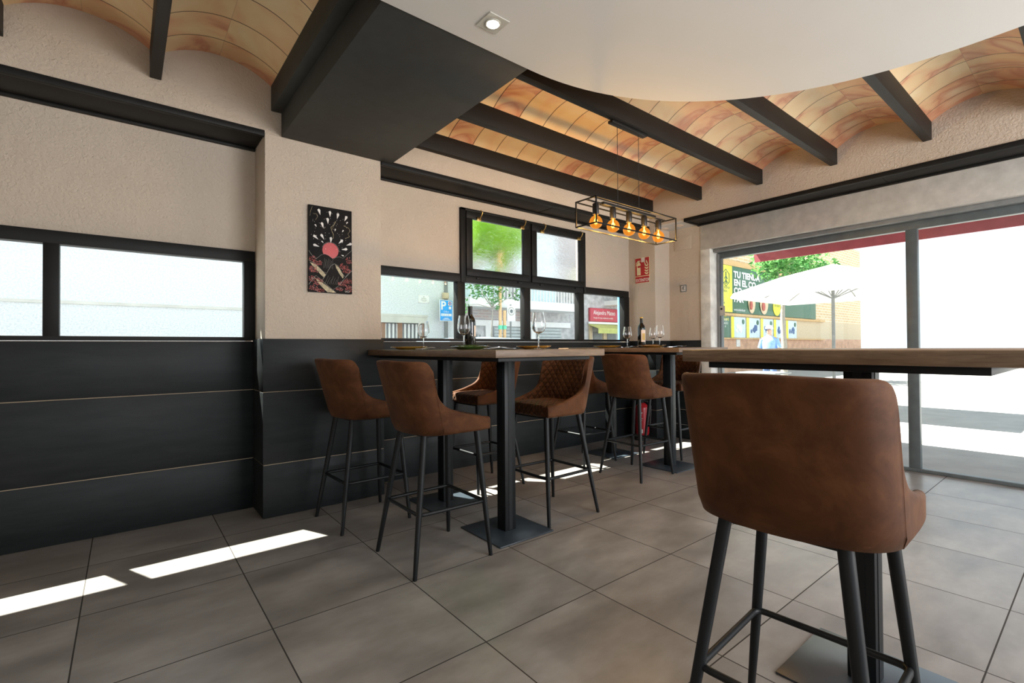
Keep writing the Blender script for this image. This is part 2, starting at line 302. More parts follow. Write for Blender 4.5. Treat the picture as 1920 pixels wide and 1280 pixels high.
# wainscot boards
def boards(b, x0, y0, x1, y1, top, seams=(.345, .818)):
    zs = [0] + list(seams) + [top]
    for a, c in zip(zs, zs[1:]): b.mi = 0; b.box(x0, y0, a + .003, x1, y1, c - .002, .0025)
    b.mi = 1
    ins = .004
    for z in seams: b.box(x0 + ins, y0 + ins, z - .003, x1 - ins, y1 - ins, z + .0035)  # pale strips paint the light caught on exposed board edges
    b.mi = 0
b = MB(); boards(b, .696, YP-.014, 1.524, YW, 1.168); struct(b.build('trim_3', [M['boards'], M['seam']]), 'black painted board cladding round the foot of the pillar', 'wainscot')
b = MB(); boards(b, 1.524, YW-.014, XR-.014, YW, 1.152, (.345, .818)); b.mi = 0; struct(b.build('trim_4', [M['boards'], M['seam']]), 'black painted board cladding below the windows', 'wainscot')
b = MB(); boards(b, -2.0, YW-.014, .696, YW, 1.152); struct(b.build('trim_5', [M['boards'], M['seam']]), 'black board cladding left of the pillar', 'wainscot')
b = MB(); boards(b, XR-.014, 3.369, XR, YW, 1.168, (.345, .818)); boards(b, XR-.0005, 3.369, XJ, 3.383, 1.168); boards(b, XJ-.014, 2.973, XJ, 3.3685, 1.168)
struct(b.build('trim_6', [M['boards'], M['seam']]), 'black board cladding at the foot of the right wall pier', 'wainscot')
# black soffit panels under the upper walls, with a thin front lip
def soffit_panel(name, x0, y0, x1, y1, lip, joints, label):
    m = MB().box(x0, y0, 2.497, x1, y1, 2.5155, .002)
    if lip == 'y':
        m.box(x0, y0-.012, 2.488, x1, y0+.02, 2.527, .003).box(x0, y1-.03, 2.482, x1, y1, 2.4975, .002)
        for q in joints: m.box(q-.006, y0+.03, 2.4935, q+.006, y1-.04, 2.498)
    else:
        m.box(x0-.012, y0, 2.488, x0+.02, y1, 2.527, .003).box(x1-.03, y0, 2.482, x1, y1, 2.4975, .002).box(x0+.02, y1-.03, 2.487, x1-.03, y1, 2.4975, .002)
        for q in joints: m.box(x0+.03, q-.006, 2.4935, x1-.04, q+.006, 2.498)
    struct(m.build(name, M['frame']), label, 'soffit panel')
soffit_panel('trim_7', 1.511, YP, XR-.01, YW, 'y', (3.35,), 'long black soffit panel over the window recess')
soffit_panel('trim_8', -2.0, YP, .709, YW, 'y', (-.6,), 'black soffit panel left of the pillar')
soffit_panel('trim_9', XR, -1.3, XJ, 2.995, 'x', (1.2,), 'long black soffit panel over the street door')
p_ = MB().box(XR, 2.995, 2.50, XJ, 3.383, 2.5155); struct(p_.build('trim_10', M['white'], smooth=False), 'white underside above the recessed corner of the right wall', 'soffit panel')

# ceiling: shallow clay vaults between dark beams
cb_ = bmesh.new(); uvl = cb_.loops.layers.uv.new('UVMap')
def vault(axis, a0, a1, s0, s1, zs=2.83, rise=.098, n=14):      # axis X: runs a0..a1 along X, spans s0..s1 in Y
    half = (s1-s0)/2; R = (half*half+rise*rise)/(2*rise); th = math.asin(half/R); rows = []
    for i in range(n+1):
        t_ = -th + 2*th*i/n; s_ = (s0+s1)/2 + R*math.sin(t_); z = zs + R*math.cos(t_) - (R-rise)
        pa, pb = ((a0, s_, z), (a1, s_, z)) if axis == 'X' else ((s_, a0, z), (s_, a1, z))
        rows.append((cb_.verts.new(pa), cb_.verts.new(pb), R*(t_+th)))
    for (p0, q0, v0), (p1, q1, v1) in zip(rows, rows[1:]):
        f = cb_.faces.new((p0, q0, q1, p1))
        for lp, uv in zip(f.loops, ((a0, v0), (a1, v0), (a1, v1), (a0, v1))): lp[uvl].uv = (uv[0]+.085, uv[1]+.02)
        f.smooth = True
BW = .055; edges = [3.400, 2.778, 2.138, 1.500, .862, .224, -.414, -1.052, -1.69, -2.328]
for hi, lo in zip(edges, edges[1:]): vault('X', 1.58, XR+.01, lo+BW, hi)
for k in range(5): s1 = .748 - k*.64; vault('Y', -2.5, YP+.01, s1-.64+BW, s1)
me = bpy.data.meshes.new('ceiling'); cb_.to_mesh(me); cb_.free(); me.materials.append(M['vault']); co = bpy.data.objects.new('ceiling', me); COL.objects.link(co); struct(co)
struct(MB().box(-2.1, -2.6, 3.16, XJ+.27, 3.95, 3.4).build('light_block_slab', M['concrete'], smooth=False))  # unseen roof slab added over the vaults to keep outside light out
names = {0: 'dark ceiling beam against the window wall', 1: 'dark ceiling beam second from the window wall', 2: 'dark ceiling beam carrying the pendant lamp', 3: 'dark ceiling beam at top right by the white ceiling'}
for k, y in enumerate(edges):
    x0 = 1.595; tag(struct(MB().box(x0, y, 2.69, XR+.004, y+BW, 2.86, .003).build('ceiling_beam', M['beam'])), names.get(k, 'dark ceiling beam above the white dropped ceiling'), 'beam', 'ceiling beams over the tables')
for k in range(1, 4):
    x = .748 - k*.64; tag(struct(MB().box(x, -2.49, 2.668, x+BW, YP-.002, 2.86, .003).build('ceiling_beam', M['beam'])), 'dark ceiling beam left of the big soffit', 'beam', 'ceiling beams left of the soffit')
sf = MB().box(.811, 1.842, 2.512, 1.595, YP-.001, 2.86, .003).box(.748, 1.842, 2.668, .812, YP-.001, 2.86, .003).box(.748, -2.49, 2.70, 1.595, 1.842, 2.86)
tag(struct(sf.build('ceiling_soffit', M['soffit'])), 'big stepped charcoal soffit box above the pillar', 'soffit')
pts = [(-1.99, -2.45), (-1.99, 1.838), (1.6, 1.838)] + [(1.6+1.5*math.sin(a), .338+1.5*math.cos(a)) for a in [PI/2*i/32 for i in range(1, 33)]] + [(3.1, -2.45)]
dc = MB().prism([(x, y, 2.508) for x, y in pts], (0, 0, .14)); tag(struct(dc.build('ceiling_dropped', M['white'], ang=30)), 'smooth white dropped ceiling with a curved edge', 'ceiling')

# ------------------------------------------------------------------ windows
def frame_ring(m, x0, z0, x1, z1, t, y0, y1, bev=.003):
    m.box(x0, y0, z0, x1, y1, z0+t, bev).box(x0, y0, z1-t, x1, y1, z1, bev).box(x0, y0, z0+t-.001, x0+t, y1, z1-t+.001, bev).box(x1-t, y0, z0+t-.001, x1, y1, z1-t+.001, bev)
wn1 = struct(empty('window_1', (3.2, 3.78, 1.155)), 'long black framed strip window with two raised panes over the tables', 'window')
def P(o, par): o.parent = par; o.matrix_parent_inverse = Matrix.Translation(par.location).inverted(); return o
f = MB(); y0, y1 = 3.742, 3.812
f.box(1.512, y0, 1.157, 4.862, y1, 1.182, .002).box(1.512, y0, 1.704, 4.862, y1, 1.779, .003)
f.box(1.512, y0, 1.18, 1.556, y1, 1.706, .002).box(2.368, y0, 1.18, 2.452, y1, 1.706, .002).box(3.168, y0, 1.18, 3.249, y1, 1.706, .002).box(3.966, y0, 1.18, 4.052, y1, 1.706, .002).box(4.762, y0-.004, 1.18, 4.862, y1, 1.706, .002)
f.box(2.403, y0-.012, 1.70, 2.455, y1, 2.39, .003).box(4.045, y0-.012, 1.70, 4.072, y1, 2.39, .003).box(2.403, y0-.012, 2.37, 4.072, y1, 2.392, .003).box(3.222, y0-.006, 1.775, 3.258, y1, 2.372, .002)
P(f.build('window_frame', M['frame']), wn1)
for a, c in ((1.556, 2.368), (2.452, 3.168), (3.249, 3.966), (4.052, 4.762)):
    P(MB().box(a-.004, 3.778, 1.176, c+.004, 3.782, 1.710).build('window_pane', M['glass'], smooth=False), wn1)
for a, c in ((2.458, 3.22), (3.26, 4.043)):
    s_ = MB(); frame_ring(s_, a, 1.765, c, 2.368, .068, 3.722, 3.765); so = P(s_.build('window_sash', M['frame']), wn1)
    MB().box(a+.06, 3.745, 1.825, c-.06, 3.749, 2.31).build('window_pane', M['rippled'], so, smooth=False)
    for q in (.13, c-a-.10):
        hx = a+q; h = MB(); h.box(hx-.022, 3.700, 2.285, hx+.022, 3.722, 2.318, .003); h.tube([(hx, 3.70, 2.30), (hx+.004, 3.672, 2.325), (hx+.012, 3.664, 2.36)], [.006, .005, .004], 8); h.tube([(hx+.012, 3.664, 2.36), (hx+.014, 3.70, 2.385)], .004, 8)
        h.build('brass_catch', M['brass'], so)['label'] = 'brass window catch'
    for q in (.12, c-a-.14): MB().box(a+q, 3.729, 1.742, a+q+.05, 3.744, 1.757, .002).build('tilt_stop', M['steel'], so)
wn2 = struct(empty('window_2', (-.6, 3.78, 1.155)), 'black framed strip window left of the pillar', 'window')
f = MB(); f.box(-2.0, y0, 1.157, .708, y1, 1.182, .002).box(-2.0, y0, 1.704, .708, y1, 1.779, .003)
xs = (-2.0, -1.15, -.36, .64)
for x in xs: f.box(x, y0, 1.18, x+.068, y1, 1.706, .002)
P(f.build('window_frame', M['frame']), wn2)
for a, c in zip(xs, xs[1:]): P(MB().box(a+.064, 3.778, 1.176, c+.004, 3.782, 1.710).build('window_pane', M['glass'], smooth=False), wn2)

# street door: aluminium frame, header, glass
dr = struct(empty('door_1', (5.36, 1.0, 0)), 'glazed street door with a dark aluminium frame', 'door')
f = MB(); f.box(5.336, 2.812, 0, 5.40, 2.852, 2.20, .003).box(5.336, -1.30, 2.10, 5.40, 2.812, 2.20, .003).box(5.336, -1.30, 0, 5.40, 2.812, .03, .003).box(5.336, 1.05, .03, 5.40, 1.13, 2.10, .003).box(5.336, -1.30, .03, 5.40, -1.24, 2.10, .003)
P(f.build('door_frame', M['alud']), dr)
P(MB().box(5.318, 2.825, 0, 5.337, 2.852, 2.16, .002).build('door_guide', M['alu']), dr)
P(MB().box(5.24, -1.30, 2.165, 5.335, 2.845, 2.204, .004).build('shutter_box', M['alu']), dr)
P(MB().box(5.366, 1.13, .03, 5.370, 2.812, 2.10).build('door_pane', M['glass'], smooth=False), dr); P(MB().box(5.366, -1.24, .03, 5.370, 1.05, 2.10).build('door_pane', M['glass'], smooth=False), dr)
# notice on the door frame
st = tag(empty('notice_sticker', (5.334, 2.80, 1.50)), 'small grey notice with a camera mark stuck on the door frame', 'sticker')
MB().box(-.003, -.036, -.055, 0, .036, .055).build('card', M['grey'], st); MB().lathe([(.012, 0), (.012, .002)], 12).build('camera_mark', M['black'], st).matrix_local = Matrix.Translation((-.003, .005, .022)) @ Matrix.Rotation(-PI/2, 4, 'Y')
text('lettering', 'ZONA\nVIDEO', (-.004, .028, -.022), .016, M['paper'], st, '-X')

# ------------------------------------------------------------------ pendant lamp
pl = tag(empty('pendant_lamp', (2.855, 2.19, 2.0)), 'black open-frame box pendant lamp with five amber globe bulbs', 'lamp')
lx0, lx1, ly0, ly1, lz0, lz1 = -.458, .458, -.09, .09, -.087, .083; t_ = .008
f = MB()
for y in (ly0, ly1):
    for z in (lz0, lz1): f.box(lx0-t_/2, y-t_/2, z-t_/2, lx1+t_/2, y+t_/2, z+t_/2)
for x in (lx0, lx1):
    for z in (lz0, lz1): f.box(x-t_/2, ly0, z-t_/2, x+t_/2, ly1, z+t_/2)
    for y in (ly0, ly1): f.box(x-t_/2, y-t_/2, lz0, x+t_/2, y+t_/2, lz1)
f.build('lamp_frame', M['steel'], pl)
MB().box(-.30, -.022, lz1-.008, .30, .022, lz1+.012, .002).box(lx0, -.006, lz1-.004, lx1, .006, lz1+.004).build('rail', M['shade'], pl)
for x in (-.125, .12):
    MB().tube([(x, 0, lz1+.01), (x, 0, .672)], .0022, 6).build('cord', M['rubber'], pl)
MB().box(-.20, -.022, .670, .20, .022, .690, .003).build('ceiling_mount', M['shade'], pl)
for k in range(5):
    x = -.36 + k*.18
    so = MB().lathe([(.021, 0), (.022, .002), (.022, .070), (.018, .075)], 20, (x, 0, -.002)).build('bulb_socket', M['shade'], pl)
    pr = [(.010, 0), (.013, -.006), (.017, -.012), (.030, -.020), (.040, -.034), (.0445, -.050), (.043, -.066), (.036, -.081), (.023, -.091), (.010, -.0955), (.001, -.0965)]
    bu = MB().lathe(pr, 24, (x, 0, -.001), False).build('bulb', M['amber'], pl)
    g = MB(); g.tube([(x, 0, -.005), (x, 0, -.030)], .0035, 8)
    for q in range(4):
        a = q*PI/2; g.tube([(x+.004*math.cos(a), .004*math.sin(a), -.028), (x+.012*math.cos(a+.4), .012*math.sin(a+.4), -.045), (x+.006*math.cos(a+.8), .006*math.sin(a+.8), -.066)], .0016, 6)
    g.build('filament', M['filament'], bu)
    lt = light('bulb_light', 'POINT', (x, 0, -.080), 6.0, (1, .88, .70), shadow_soft_size=.006); lt.parent = pl

# recessed downlight
dl = tag(empty('ceiling_downlight', (1.243, 1.667, 2.508)), 'square chrome recessed spotlight lit in the white ceiling', 'ceiling light')
def downlight(dl, e=12):
    f = MB(); a, b_ = .052, .036
    f.loft([[(a*math.cos(2*PI*k/4+PI/4)*1.414, a*math.sin(2*PI*k/4+PI/4)*1.414, z) for k in range(4)] for z in (0, -.004)]); f.build('bezel', M['bezel'], dl, smooth=False)
    MB().lathe([(.034, -.004), (.034, -.007), (.028, -.008), (.027, -.0045)], 24).build('trim_ring', M['bezel'], dl)
    MB().lathe([(.026, -.004), (.024, -.010), (.014, -.013), (.001, -.014)], 20).build('lens', M['led'], dl)
    lt = light('spot_light', 'SPOT', (0, 0, -.03), e, (1, .93, .80), spot_size=2.4, spot_blend=.8, shadow_soft_size=.03); lt.parent = dl
downlight(dl)
for x_, y_ in ((1.9, .35), (2.5, -.7), (1.0, -1.7), (-1.0, -1.2), (-.9, .9)):  # extra spotlights added out of view, their floor bounce brightens the ceiling
    d2 = tag(empty('ceiling_downlight', (x_, y_, 2.508)), 'unseen chrome spotlight added to the white ceiling to brighten floor and ceiling', 'ceiling light', 'unseen spotlights added as fill'); downlight(d2, 22)

# ------------------------------------------------------------------ bar tables
def table(cx, cy, label, hx=.3995, hy=.79, ped=.355):
    t = tag(empty('bar_table', (cx, cy, 0)), label, 'table', 'pedestal bar tables')
    MB().box(-hx, -hy, 1.048, hx, hy, 1.087, .003).build('tabletop', M['top'], t)
    f = MB(); i = .062; f.box(-hx+i, -hy+i, 1.026, hx-i, hy-i, 1.0475, .002); f.build('top_support', M['steel'], t)
    for yp in ((-ped, ped) if ped else (0,)):
        c = MB(); c.box(-.04, yp-.04, .008, .04, yp+.04, 1.026, .003)
        for s_ in (-1, 1):
            c.box(s_*.0385-.0035, yp-.013, .012, s_*.0385+.0035, yp+.013, 1.02); c.box(-.013, yp+s_*.0385-.0035, .012, .013, yp+s_*.0385+.0035, 1.02)
        c.build('pedestal', M['steel'], t)
        MB().box(-.2, yp-.2, 0, .2, yp+.2, .008, .002).build('base_plate', M['plate'], t)
    return t
table(1.80, 2.662, 'long wood topped bar table nearest the camera, reaching to the pillar')
table(3.92, 2.915, 'wood topped bar table beyond the first one, near the fire extinguisher', hy=.70, ped=.345)
table(1.905, .525, 'dark bar table top at the right edge, behind the big foreground stool', hy=.41, ped=None)

# ------------------------------------------------------------------ bar stools
def catmull(P_, n):
    out = []; m = len(P_) - 1
    for k in range(n+1):
        u = k/n*m; i = min(int(u), m-1); t = u-i; g = lambda j: P_[max(0, min(m, j))]
        p0, p1, p2, p3 = g(i-1), g(i), g(i+1), g(i+2)
        out.append(tuple(.5*((2*b)+(c-a)*t+(2*a-5*b+4*c-d)*t*t+(3*b-3*c+d-a)*t**3) for a, b, c, d in zip(p0, p1, p2, p3)))
    return out
def stool_shell():
    half = [(.218, .218, .735), (.19, .221, .738), (.15, .224, .746), (.087, .226, .759), (.045, .2265, .773), (.003, .227, .790), (-.022, .227, .806), (-.037, .227, .823), (-.048, .2265, .842), (-.055, .226, .868), (-.0585, .226, .900), (-.060, .226, .935), (-.061, .2255, .975), (-.0625, .2245, 1.000), (-.067, .223, 1.018), (-.078, .220, 1.029), (-.100, .211, 1.033), (-.130, .190, 1.034), (-.155, .155, 1.035), (-.172, .105, 1.037), (-.182, .05, 1.039), (-.185, 0, 1.040)]
    pl_ = half + [(x, -y, z) for x, y, z in half[-2::-1]]
    A = catmull(pl_, 126); N = len(A); nv = 11; T = .030
    arc = [0]
    for a, b in zip(A, A[1:]): arc.append(arc[-1] + math.hypot(b[0]-a[0], b[1]-a[1]))
    mid = arc[-1]/2
    def lean(x, z):
        wgt = min(1, max(0, (.12 - x)/.26)); wgt = wgt*wgt*(3-2*wgt); return -.27*wgt*(z-.66)
    bm = bmesh.new(); uvL = bm.loops.layers.uv.new('UVMap'); rings = []
    for i, (x, y, zt) in enumerate(A):
        a, b = A[max(0, i-1)], A[min(N-1, i+1)]; tx, ty = b[0]-a[0], b[1]-a[1]; L = math.hypot(tx, ty) or 1; nx, ny = -ty/L, tx/L     # inward? fix sign below
        if nx*(.05-x) + ny*(0-y) > 0: nx, ny = -nx, -ny          # outward normal
        zb = .668; r = []
        def pt(off, z): return (x - nx*off + lean(x, z), y - ny*off, z)
        r.append((pt(.020, zb-.004), 0)); r.append((pt(.007, zb), 0))
        for k in range(1, nv): z = zb + (zt - .014 - zb)*(k/(nv-1)); r.append((pt(0, z), 0))
        for k in range(1, 6): q = PI*k/6; r.append((pt(T/2 - T/2*math.cos(q), zt - .014 + .014*math.sin(q)), 0))
        for k in range(nv-1, 0, -1): z = zb + (zt - .014 - zb)*(k/(nv-1)); r.append((pt(T, z), 1))
        r.append((pt(T, zb), 1))
        rings.append(([bm.verts.new(p) for p, _ in r], [q for _, q in r], [p[2] for p, _ in r]))
    n = len(rings[0][0])
    for i in range(N-1):
        (va, ma, za), (vb, mb, zb_) = rings[i], rings[i+1]
        for k in range(n-1):
            f = bm.faces.new((va[k], va[k+1], vb[k+1], vb[k])); f.material_index = 1 if ma[k] and ma[k+1] else 0; f.smooth = True
            for lp, uv in zip(f.loops, ((arc[i], za[k]), (arc[i], za[k+1]), (arc[i+1], zb_[k+1]), (arc[i+1], zb_[k]))): lp[uvL].uv = (uv[0]-mid, uv[1])
    # round the front tips
    for e, sgn in ((0, 1), (N-1, -1)):
        vs = rings[e][0]; out = [bm.verts.new((v.co.x + .006, v.co.y*.99, .70 + (v.co.z-.70)*.90)) for v in vs]
        for k in range(n-1): bm.faces.new((vs[k], vs[k+1], out[k+1], out[k]) if sgn > 0 else (vs[k+1], vs[k], out[k], out[k+1]))
        bm.faces.new(out if sgn < 0 else out[::-1])
    bmesh.ops.recalc_face_normals(bm, faces=bm.faces)
    me = bpy.data.meshes.new('backrest'); bm.to_mesh(me); bm.free(); me.materials.append(M['leather']); me.materials.append(M['quilt'])
    me.polygons.foreach_set('use_smooth', [True]*len(me.polygons)); me.set_sharp_from_angle(angle=math.radians(60)); return me
def stool_seat():
    bm = bmesh.new(); uvL = bm.loops.layers.uv.new('UVMap'); nx, ny = 16, 16; x0, x1, hy = -.16, .222, .196
    rows = []
    # superellipse shells from bottom to top
    prof = [(.90, .662), (.97, .668), (1.0, .682), (1.0, .712), (.985, .727), (.95, .735), (.88, .739), (.7, .743), (.45, .746), (.2, .747), (.02, .7475)]
    cx, hx = (x0+x1)/2, (x1-x0)/2; K = 48
    for s_, z in prof:
        ring = []
        for k in range(K):
            a = 2*PI*k/K; c, s2 = math.cos(a), math.sin(a); e = 2/7
            ring.append((cx + hx*s_*math.copysign(abs(c)**e, c), hy*s_*math.copysign(abs(s2)**e, s2), z))
        rows.append([bm.verts.new(p) for p in ring])
    for r0, r1 in zip(rows, rows[1:]):
        for k in range(K): j = (k+1) % K; bm.faces.new((r0[k], r0[j], r1[j], r1[k]))
    bm.faces.new(rows[0][::-1]); bm.faces.new(rows[-1])
    bmesh.ops.recalc_face_normals(bm, faces=bm.faces)
    for f in bm.faces:
        f.smooth = True
        side = abs(f.normal.z) < .6; f.material_index = 0 if side else 1
        if f.calc_center_median().z < .67: f.material_index = 0
        for lp in f.loops:
            c = lp.vert.co; lp[uvL].uv = (c.y, c.x) if not side else ((c.y if abs(f.normal.x) > abs(f.normal.y) else c.x), c.z)
            if side and f.normal.x > .5: f.material_index = 1
    me = bpy.data.meshes.new('seat'); bm.to_mesh(me); bm.free(); me.materials.append(M['leather']); me.materials.append(M['quilt']); return me
FEET = [(.222, .215), (.222, -.215), (-.222, .215), (-.222, -.215)]; TOPS = [(.180, .150), (.180, -.150), (-.125, .130), (-.125, -.130)]
def make_stool():
    t = empty('bar_stool')
    for nm, me in (('backrest', stool_shell()), ('seat', stool_seat())):
        o = bpy.data.objects.new(nm, me); COL.objects.link(o); o.parent = t
    for (fx, fy), (tx, ty) in zip(FEET, TOPS):
        MB().tube([(fx, fy, 0), (fx, fy, .004), (fx+(tx-fx)*.3, fy+(ty-fy)*.3, .20), (fx+(tx-fx)*.62, fy+(ty-fy)*.62, .41), (tx, ty, .662)], [.0095, .0105, .0135, .0155, .0165], 14).build('leg', M['steel'], t)
    at = lambda i, z: (FEET[i][0]+(TOPS[i][0]-FEET[i][0])*z/.66, FEET[i][1]+(TOPS[i][1]-FEET[i][1])*z/.66, z)
    zf = .285; q = [at(0, zf), at(1, zf), at(3, zf), at(2, zf)]; loop = []
    for i in range(4):
        p, pv, nx_ = Vector(q[i]), Vector(q[i-1]), Vector(q[(i+1) % 4])
        a = p + (pv-p).normalized()*.03; c = p + (nx_-p).normalized()*.03
        for k in range(5): s_ = k/4; loop.append(a*(1-s_)**2 + p*2*s_*(1-s_) + c*s_**2)
    loop.append(loop[0]); MB().tube(loop, .0095, 10).build('footrest', M['steel'], t)
    MB().box(-.125, -.13, .648, .18, .13, .664, .004).box(.165, -.165, .65, .195, .165, .664, .003).build('seat_frame', M['steel'], t)
    return t
spots = [  # x, y, heading of the front, label
 (1.293, 2.295, 0, 'tan suede bar stool at the near table whose whole back faces the camera'),
 (1.212, 3.075, 2, 'tan bar stool in front of the painted pillar, back toward the camera'),
 (2.235, 2.375, 180, 'tan bar stool right of the near table pedestal with its quilted inside facing us'),
 (2.285, 3.20, 180, 'sunlit tan bar stool below the windows, partly behind the near pedestal'),
 (3.475, 3.235, 0, 'tan bar stool below the windows between the two pairs of tables, mostly hidden'),
 (3.458, 2.602, 0, 'tan bar stool with its back to us in front of the fire extinguisher'),
 (4.395, 2.83, 181, 'turned bar stool behind the far table pedestal near the street door'),
 (1.335, .505, 3, 'dark bar stool large in the right foreground, cut off by the photo edge')]
proto = make_stool()
for i, (x, y, a, lab) in enumerate(spots):
    o = proto if i == 0 else copy_tree(proto); o.location = (x, y, 0); o.rotation_euler = (0, 0, math.radians(a)); tag(o, lab, 'bar stool', 'tan leather bar stools')

# ------------------------------------------------------------------ painting on the pillar (generic mountains under a red sun)
pt_ = tag(empty('painting', (1.129, YP, 1.79)), 'narrow canvas painting of a red sun over dark mountains on the pillar', 'painting')
M['ink'] = simple('matt_black_paint', (.010, .009, .009), .7, Specular_IOR_Level=.2)
MB().box(-.150, -.020, -.30, .150, -.001, .30, .002).build('canvas', M['ink'], pt_)
YC = -.0205
def flat(polys, mat, name, dy=.0005, par=pt_):
    m = MB()
    for pg in polys: m.prism([(x, YC, z) for x, z in pg], (0, -dy, 0))
    return m.build(name, mat, par, smooth=False)
def pix(u, v): return ((u-.5)*.30, (.5-v)*.60)       # u,v 0..1 from the top left of the canvas
sun = [pix(.49+.185*math.cos(2*PI*k/40), .505+.0925*math.sin(2*PI*k/40)) for k in range(40)]
ring = MB(); pp = [(.49+.197*math.cos(2*PI*k/40), .505+.0985*math.sin(2*PI*k/40)) for k in range(22, 41)]
def stroke(uv, r=.0009, dy=.0012): return [(pix(u, v)[0], YC-dy, pix(u, v)[1]) for u, v in uv], r
def strokes(name, mat, lst):
    m = MB()
    for uv, r in lst:
        p_, rr = stroke(uv, r); m.tube(p_, rr, 5)
    return m.build(name, mat, pt_)
flat([sun], M['phred'], 'red_sun')
def petal(u, v, L=.07, wd=.03):
    du, dv = u-.49, (v-.505)*2; d = math.hypot(du, dv); du, dv = du/d, dv/d; nu, nv_ = -dv, du
    c = lambda a, b: pix(u+du*a+nu*b, v+(dv*a+nv_*b)/2)
    return [c(-L, 0), c(L*.5, wd), c(L, wd*.3), c(L*.7, -wd)]
pet = [(.24,.07),(.48,.075),(.66,.085),(.85,.10),(.43,.16),(.31,.22),(.16,.235),(.60,.255),(.78,.255),(.16,.37),(.31,.355),(.50,.38),(.73,.385),(.93,.405),(.17,.465),(.82,.47),(.88,.15),(.77,.545),(.31,.415)]
flat([petal(u, v, .075 if i < 6 or 8 < i < 16 else .035, .032 if i < 6 or 8 < i < 16 else .016) for i, (u, v) in enumerate(pet)], M['paper'], 'white_petals')
def ridge(top, bottom=1.0, dy=.0009): return [pix(u, v) for u, v in top] + [pix(top[-1][0], bottom), pix(top[0][0], bottom)]
r1 = [(.0,.53),(.10,.60),(.16,.62),(.28,.565),(.36,.548),(.44,.56),(.56,.60),(.62,.575),(.70,.565),(.78,.58),(.88,.53),(1.0,.47)]
flat([ridge([(a, b+.004) for a, b in r1])], M['ink'], 'far_mountains', .0008)
r2 = [(0,.64),(.10,.66),(.2,.70),(.32,.76),(.40,.775),(.5,.68),(.58,.655),(.66,.67),(.74,.75),(.84,.80),(.92,.75),(1,.72)]
flat([ridge(r2)], M['ink'], 'middle_mountains', .0010)
def speck(lst, n, mat, name, size, dy):
    out = []
    for _ in range(n):
        cu, cv, ru, rv = random.choice(lst); a = random.uniform(0, 6.28); q = math.sqrt(random.random()); u, v = cu+ru*q*math.cos(a), cv+rv*q*math.sin(a)
        if .012 < u < .988 and v < .993: b_ = random.uniform(0, 6.28); out.append([pix(u+size*math.cos(b_+k*PI/2)*(1 if k % 2 else .6), v+size*.5*math.sin(b_+k*PI/2)*(1 if k % 2 else .6)) for k in range(4)])
    o = flat(out, mat, name, dy); o['kind'] = 'stuff'
LV = [(.08,.62,.08,.035),(.20,.66,.11,.03),(.12,.74,.12,.04),(.08,.85,.09,.03),(.20,.88,.12,.04),(.10,.95,.10,.03),(.24,.98,.10,.02),(.93,.60,.08,.04),(.80,.68,.10,.04),(.88,.73,.10,.03),(.90,.85,.10,.03),(.78,.88,.12,.03),(.92,.94,.08,.04),(.70,.95,.08,.02)]
speck(LV, 620, M['dkred'], 'maple_leaves', .018, .0014); speck(LV, 90, M['paper'], 'leaf_flecks', .006, .0018)
flat([[pix(u, v) for u, v in q] for q in ([(.02,.66),(.14,.68),(.28,.74),(.38,.79),(.34,.83),(.24,.78),(.10,.71)],[(.12,.83),(.22,.86),(.40,.92),(.62,.995),(.42,.995),(.30,.94),(.2,.89)],[(.60,.66),(.70,.70),(.80,.79),(.78,.82),(.70,.77),(.62,.70)])], M['goldink'], 'rocky_slopes', .0012)
strokes('ink_lines', M['grey'], [(r1, .0007), (r2, .0009), (pp, .0008), ([(0,.92),(.08,.86),(.16,.81),(.24,.84),(.38,.90),(.52,.955),(.62,.995)], .0009), ([(.40,.78),(.30,.86)], .0007), ([(.94,.75),(.80,.83),(.66,.92),(.55,.96)], .0008)] + [([(.36+.03*k, .60+.012*(k % 3)), (.33+.035*k, .72-.01*(k % 2))], .0004) for k in range(7)] + [([(.44+.04*k, .80+.02*(k % 3)), (.36+.045*k, .90)], .0004) for k in range(7)])
strokes('smoke_curls', M['goldink'], [([(.60,.155),(.58,.19),(.50,.23),(.52,.27),(.56,.31),(.55,.36)], .0014), ([(.62,.15),(.56,.21),(.53,.25)], .0009), ([(.80,.19),(.92,.21),(.96,.24),(.9,.28),(.94,.31),(.84,.34)], .0013), ([(.08,.02),(.04,.08),(.03,.13)], .0010), ([(.10,.10),(.18,.10),(.2,.13),(.15,.17)], .0010)])
flat([[pix(.5+.46*math.cos(a)*math.sqrt(q)+du, .28+.26*math.sin(a)*math.sqrt(q)+dv) for du, dv in ((-.006, 0), (0, -.003), (.006, 0), (0, .003))] for a, q in [(random.uniform(0, 2*PI), random.random()) for _ in range(70)]], M['paper'], 'white_dots', .0006)
text('signature', 'UCI', (.098, YC-.0012, -.289), .020, M['paper'], pt_, ext=.0002)

# ------------------------------------------------------------------ fire safety: sign, euro sign, panel, extinguisher
sg = tag(empty('extinguisher_sign', (XR, 3.56, 2.02)), 'red fire extinguisher sign on the wall pier', 'sign')
MB().box(-.004, -.105, -.155, -.0005, .105, .155, .001).build('backing', M['cream'], sg)
MB().box(-.0055, -.099, -.066, -.004, .099, .150).box(-.0055, -.099, -.150, -.004, .099, -.074).build('red_panels', M['red'], sg, smooth=False)
q = MB(); X_ = -.0075
def yz(m, pts, d=.0015): m.prism([(X_, -u, v) for u, v in pts], (d, 0, 0))
yz(q, [(-.075,-.055),(-.022,-.055),(-.022,.075),(-.032,.095),(-.065,.095),(-.075,.075)]); yz(q, [(-.060,.094),(-.037,.094),(-.037,.112),(-.060,.112)]); yz(q, [(-.082,.098),(-.06,.122),(-.02,.118),(-.02,.110),(-.055,.112),(-.076,.092)]); yz(q, [(-.084,.10),(-.078,.10),(-.078,.06),(-.084,.06)])
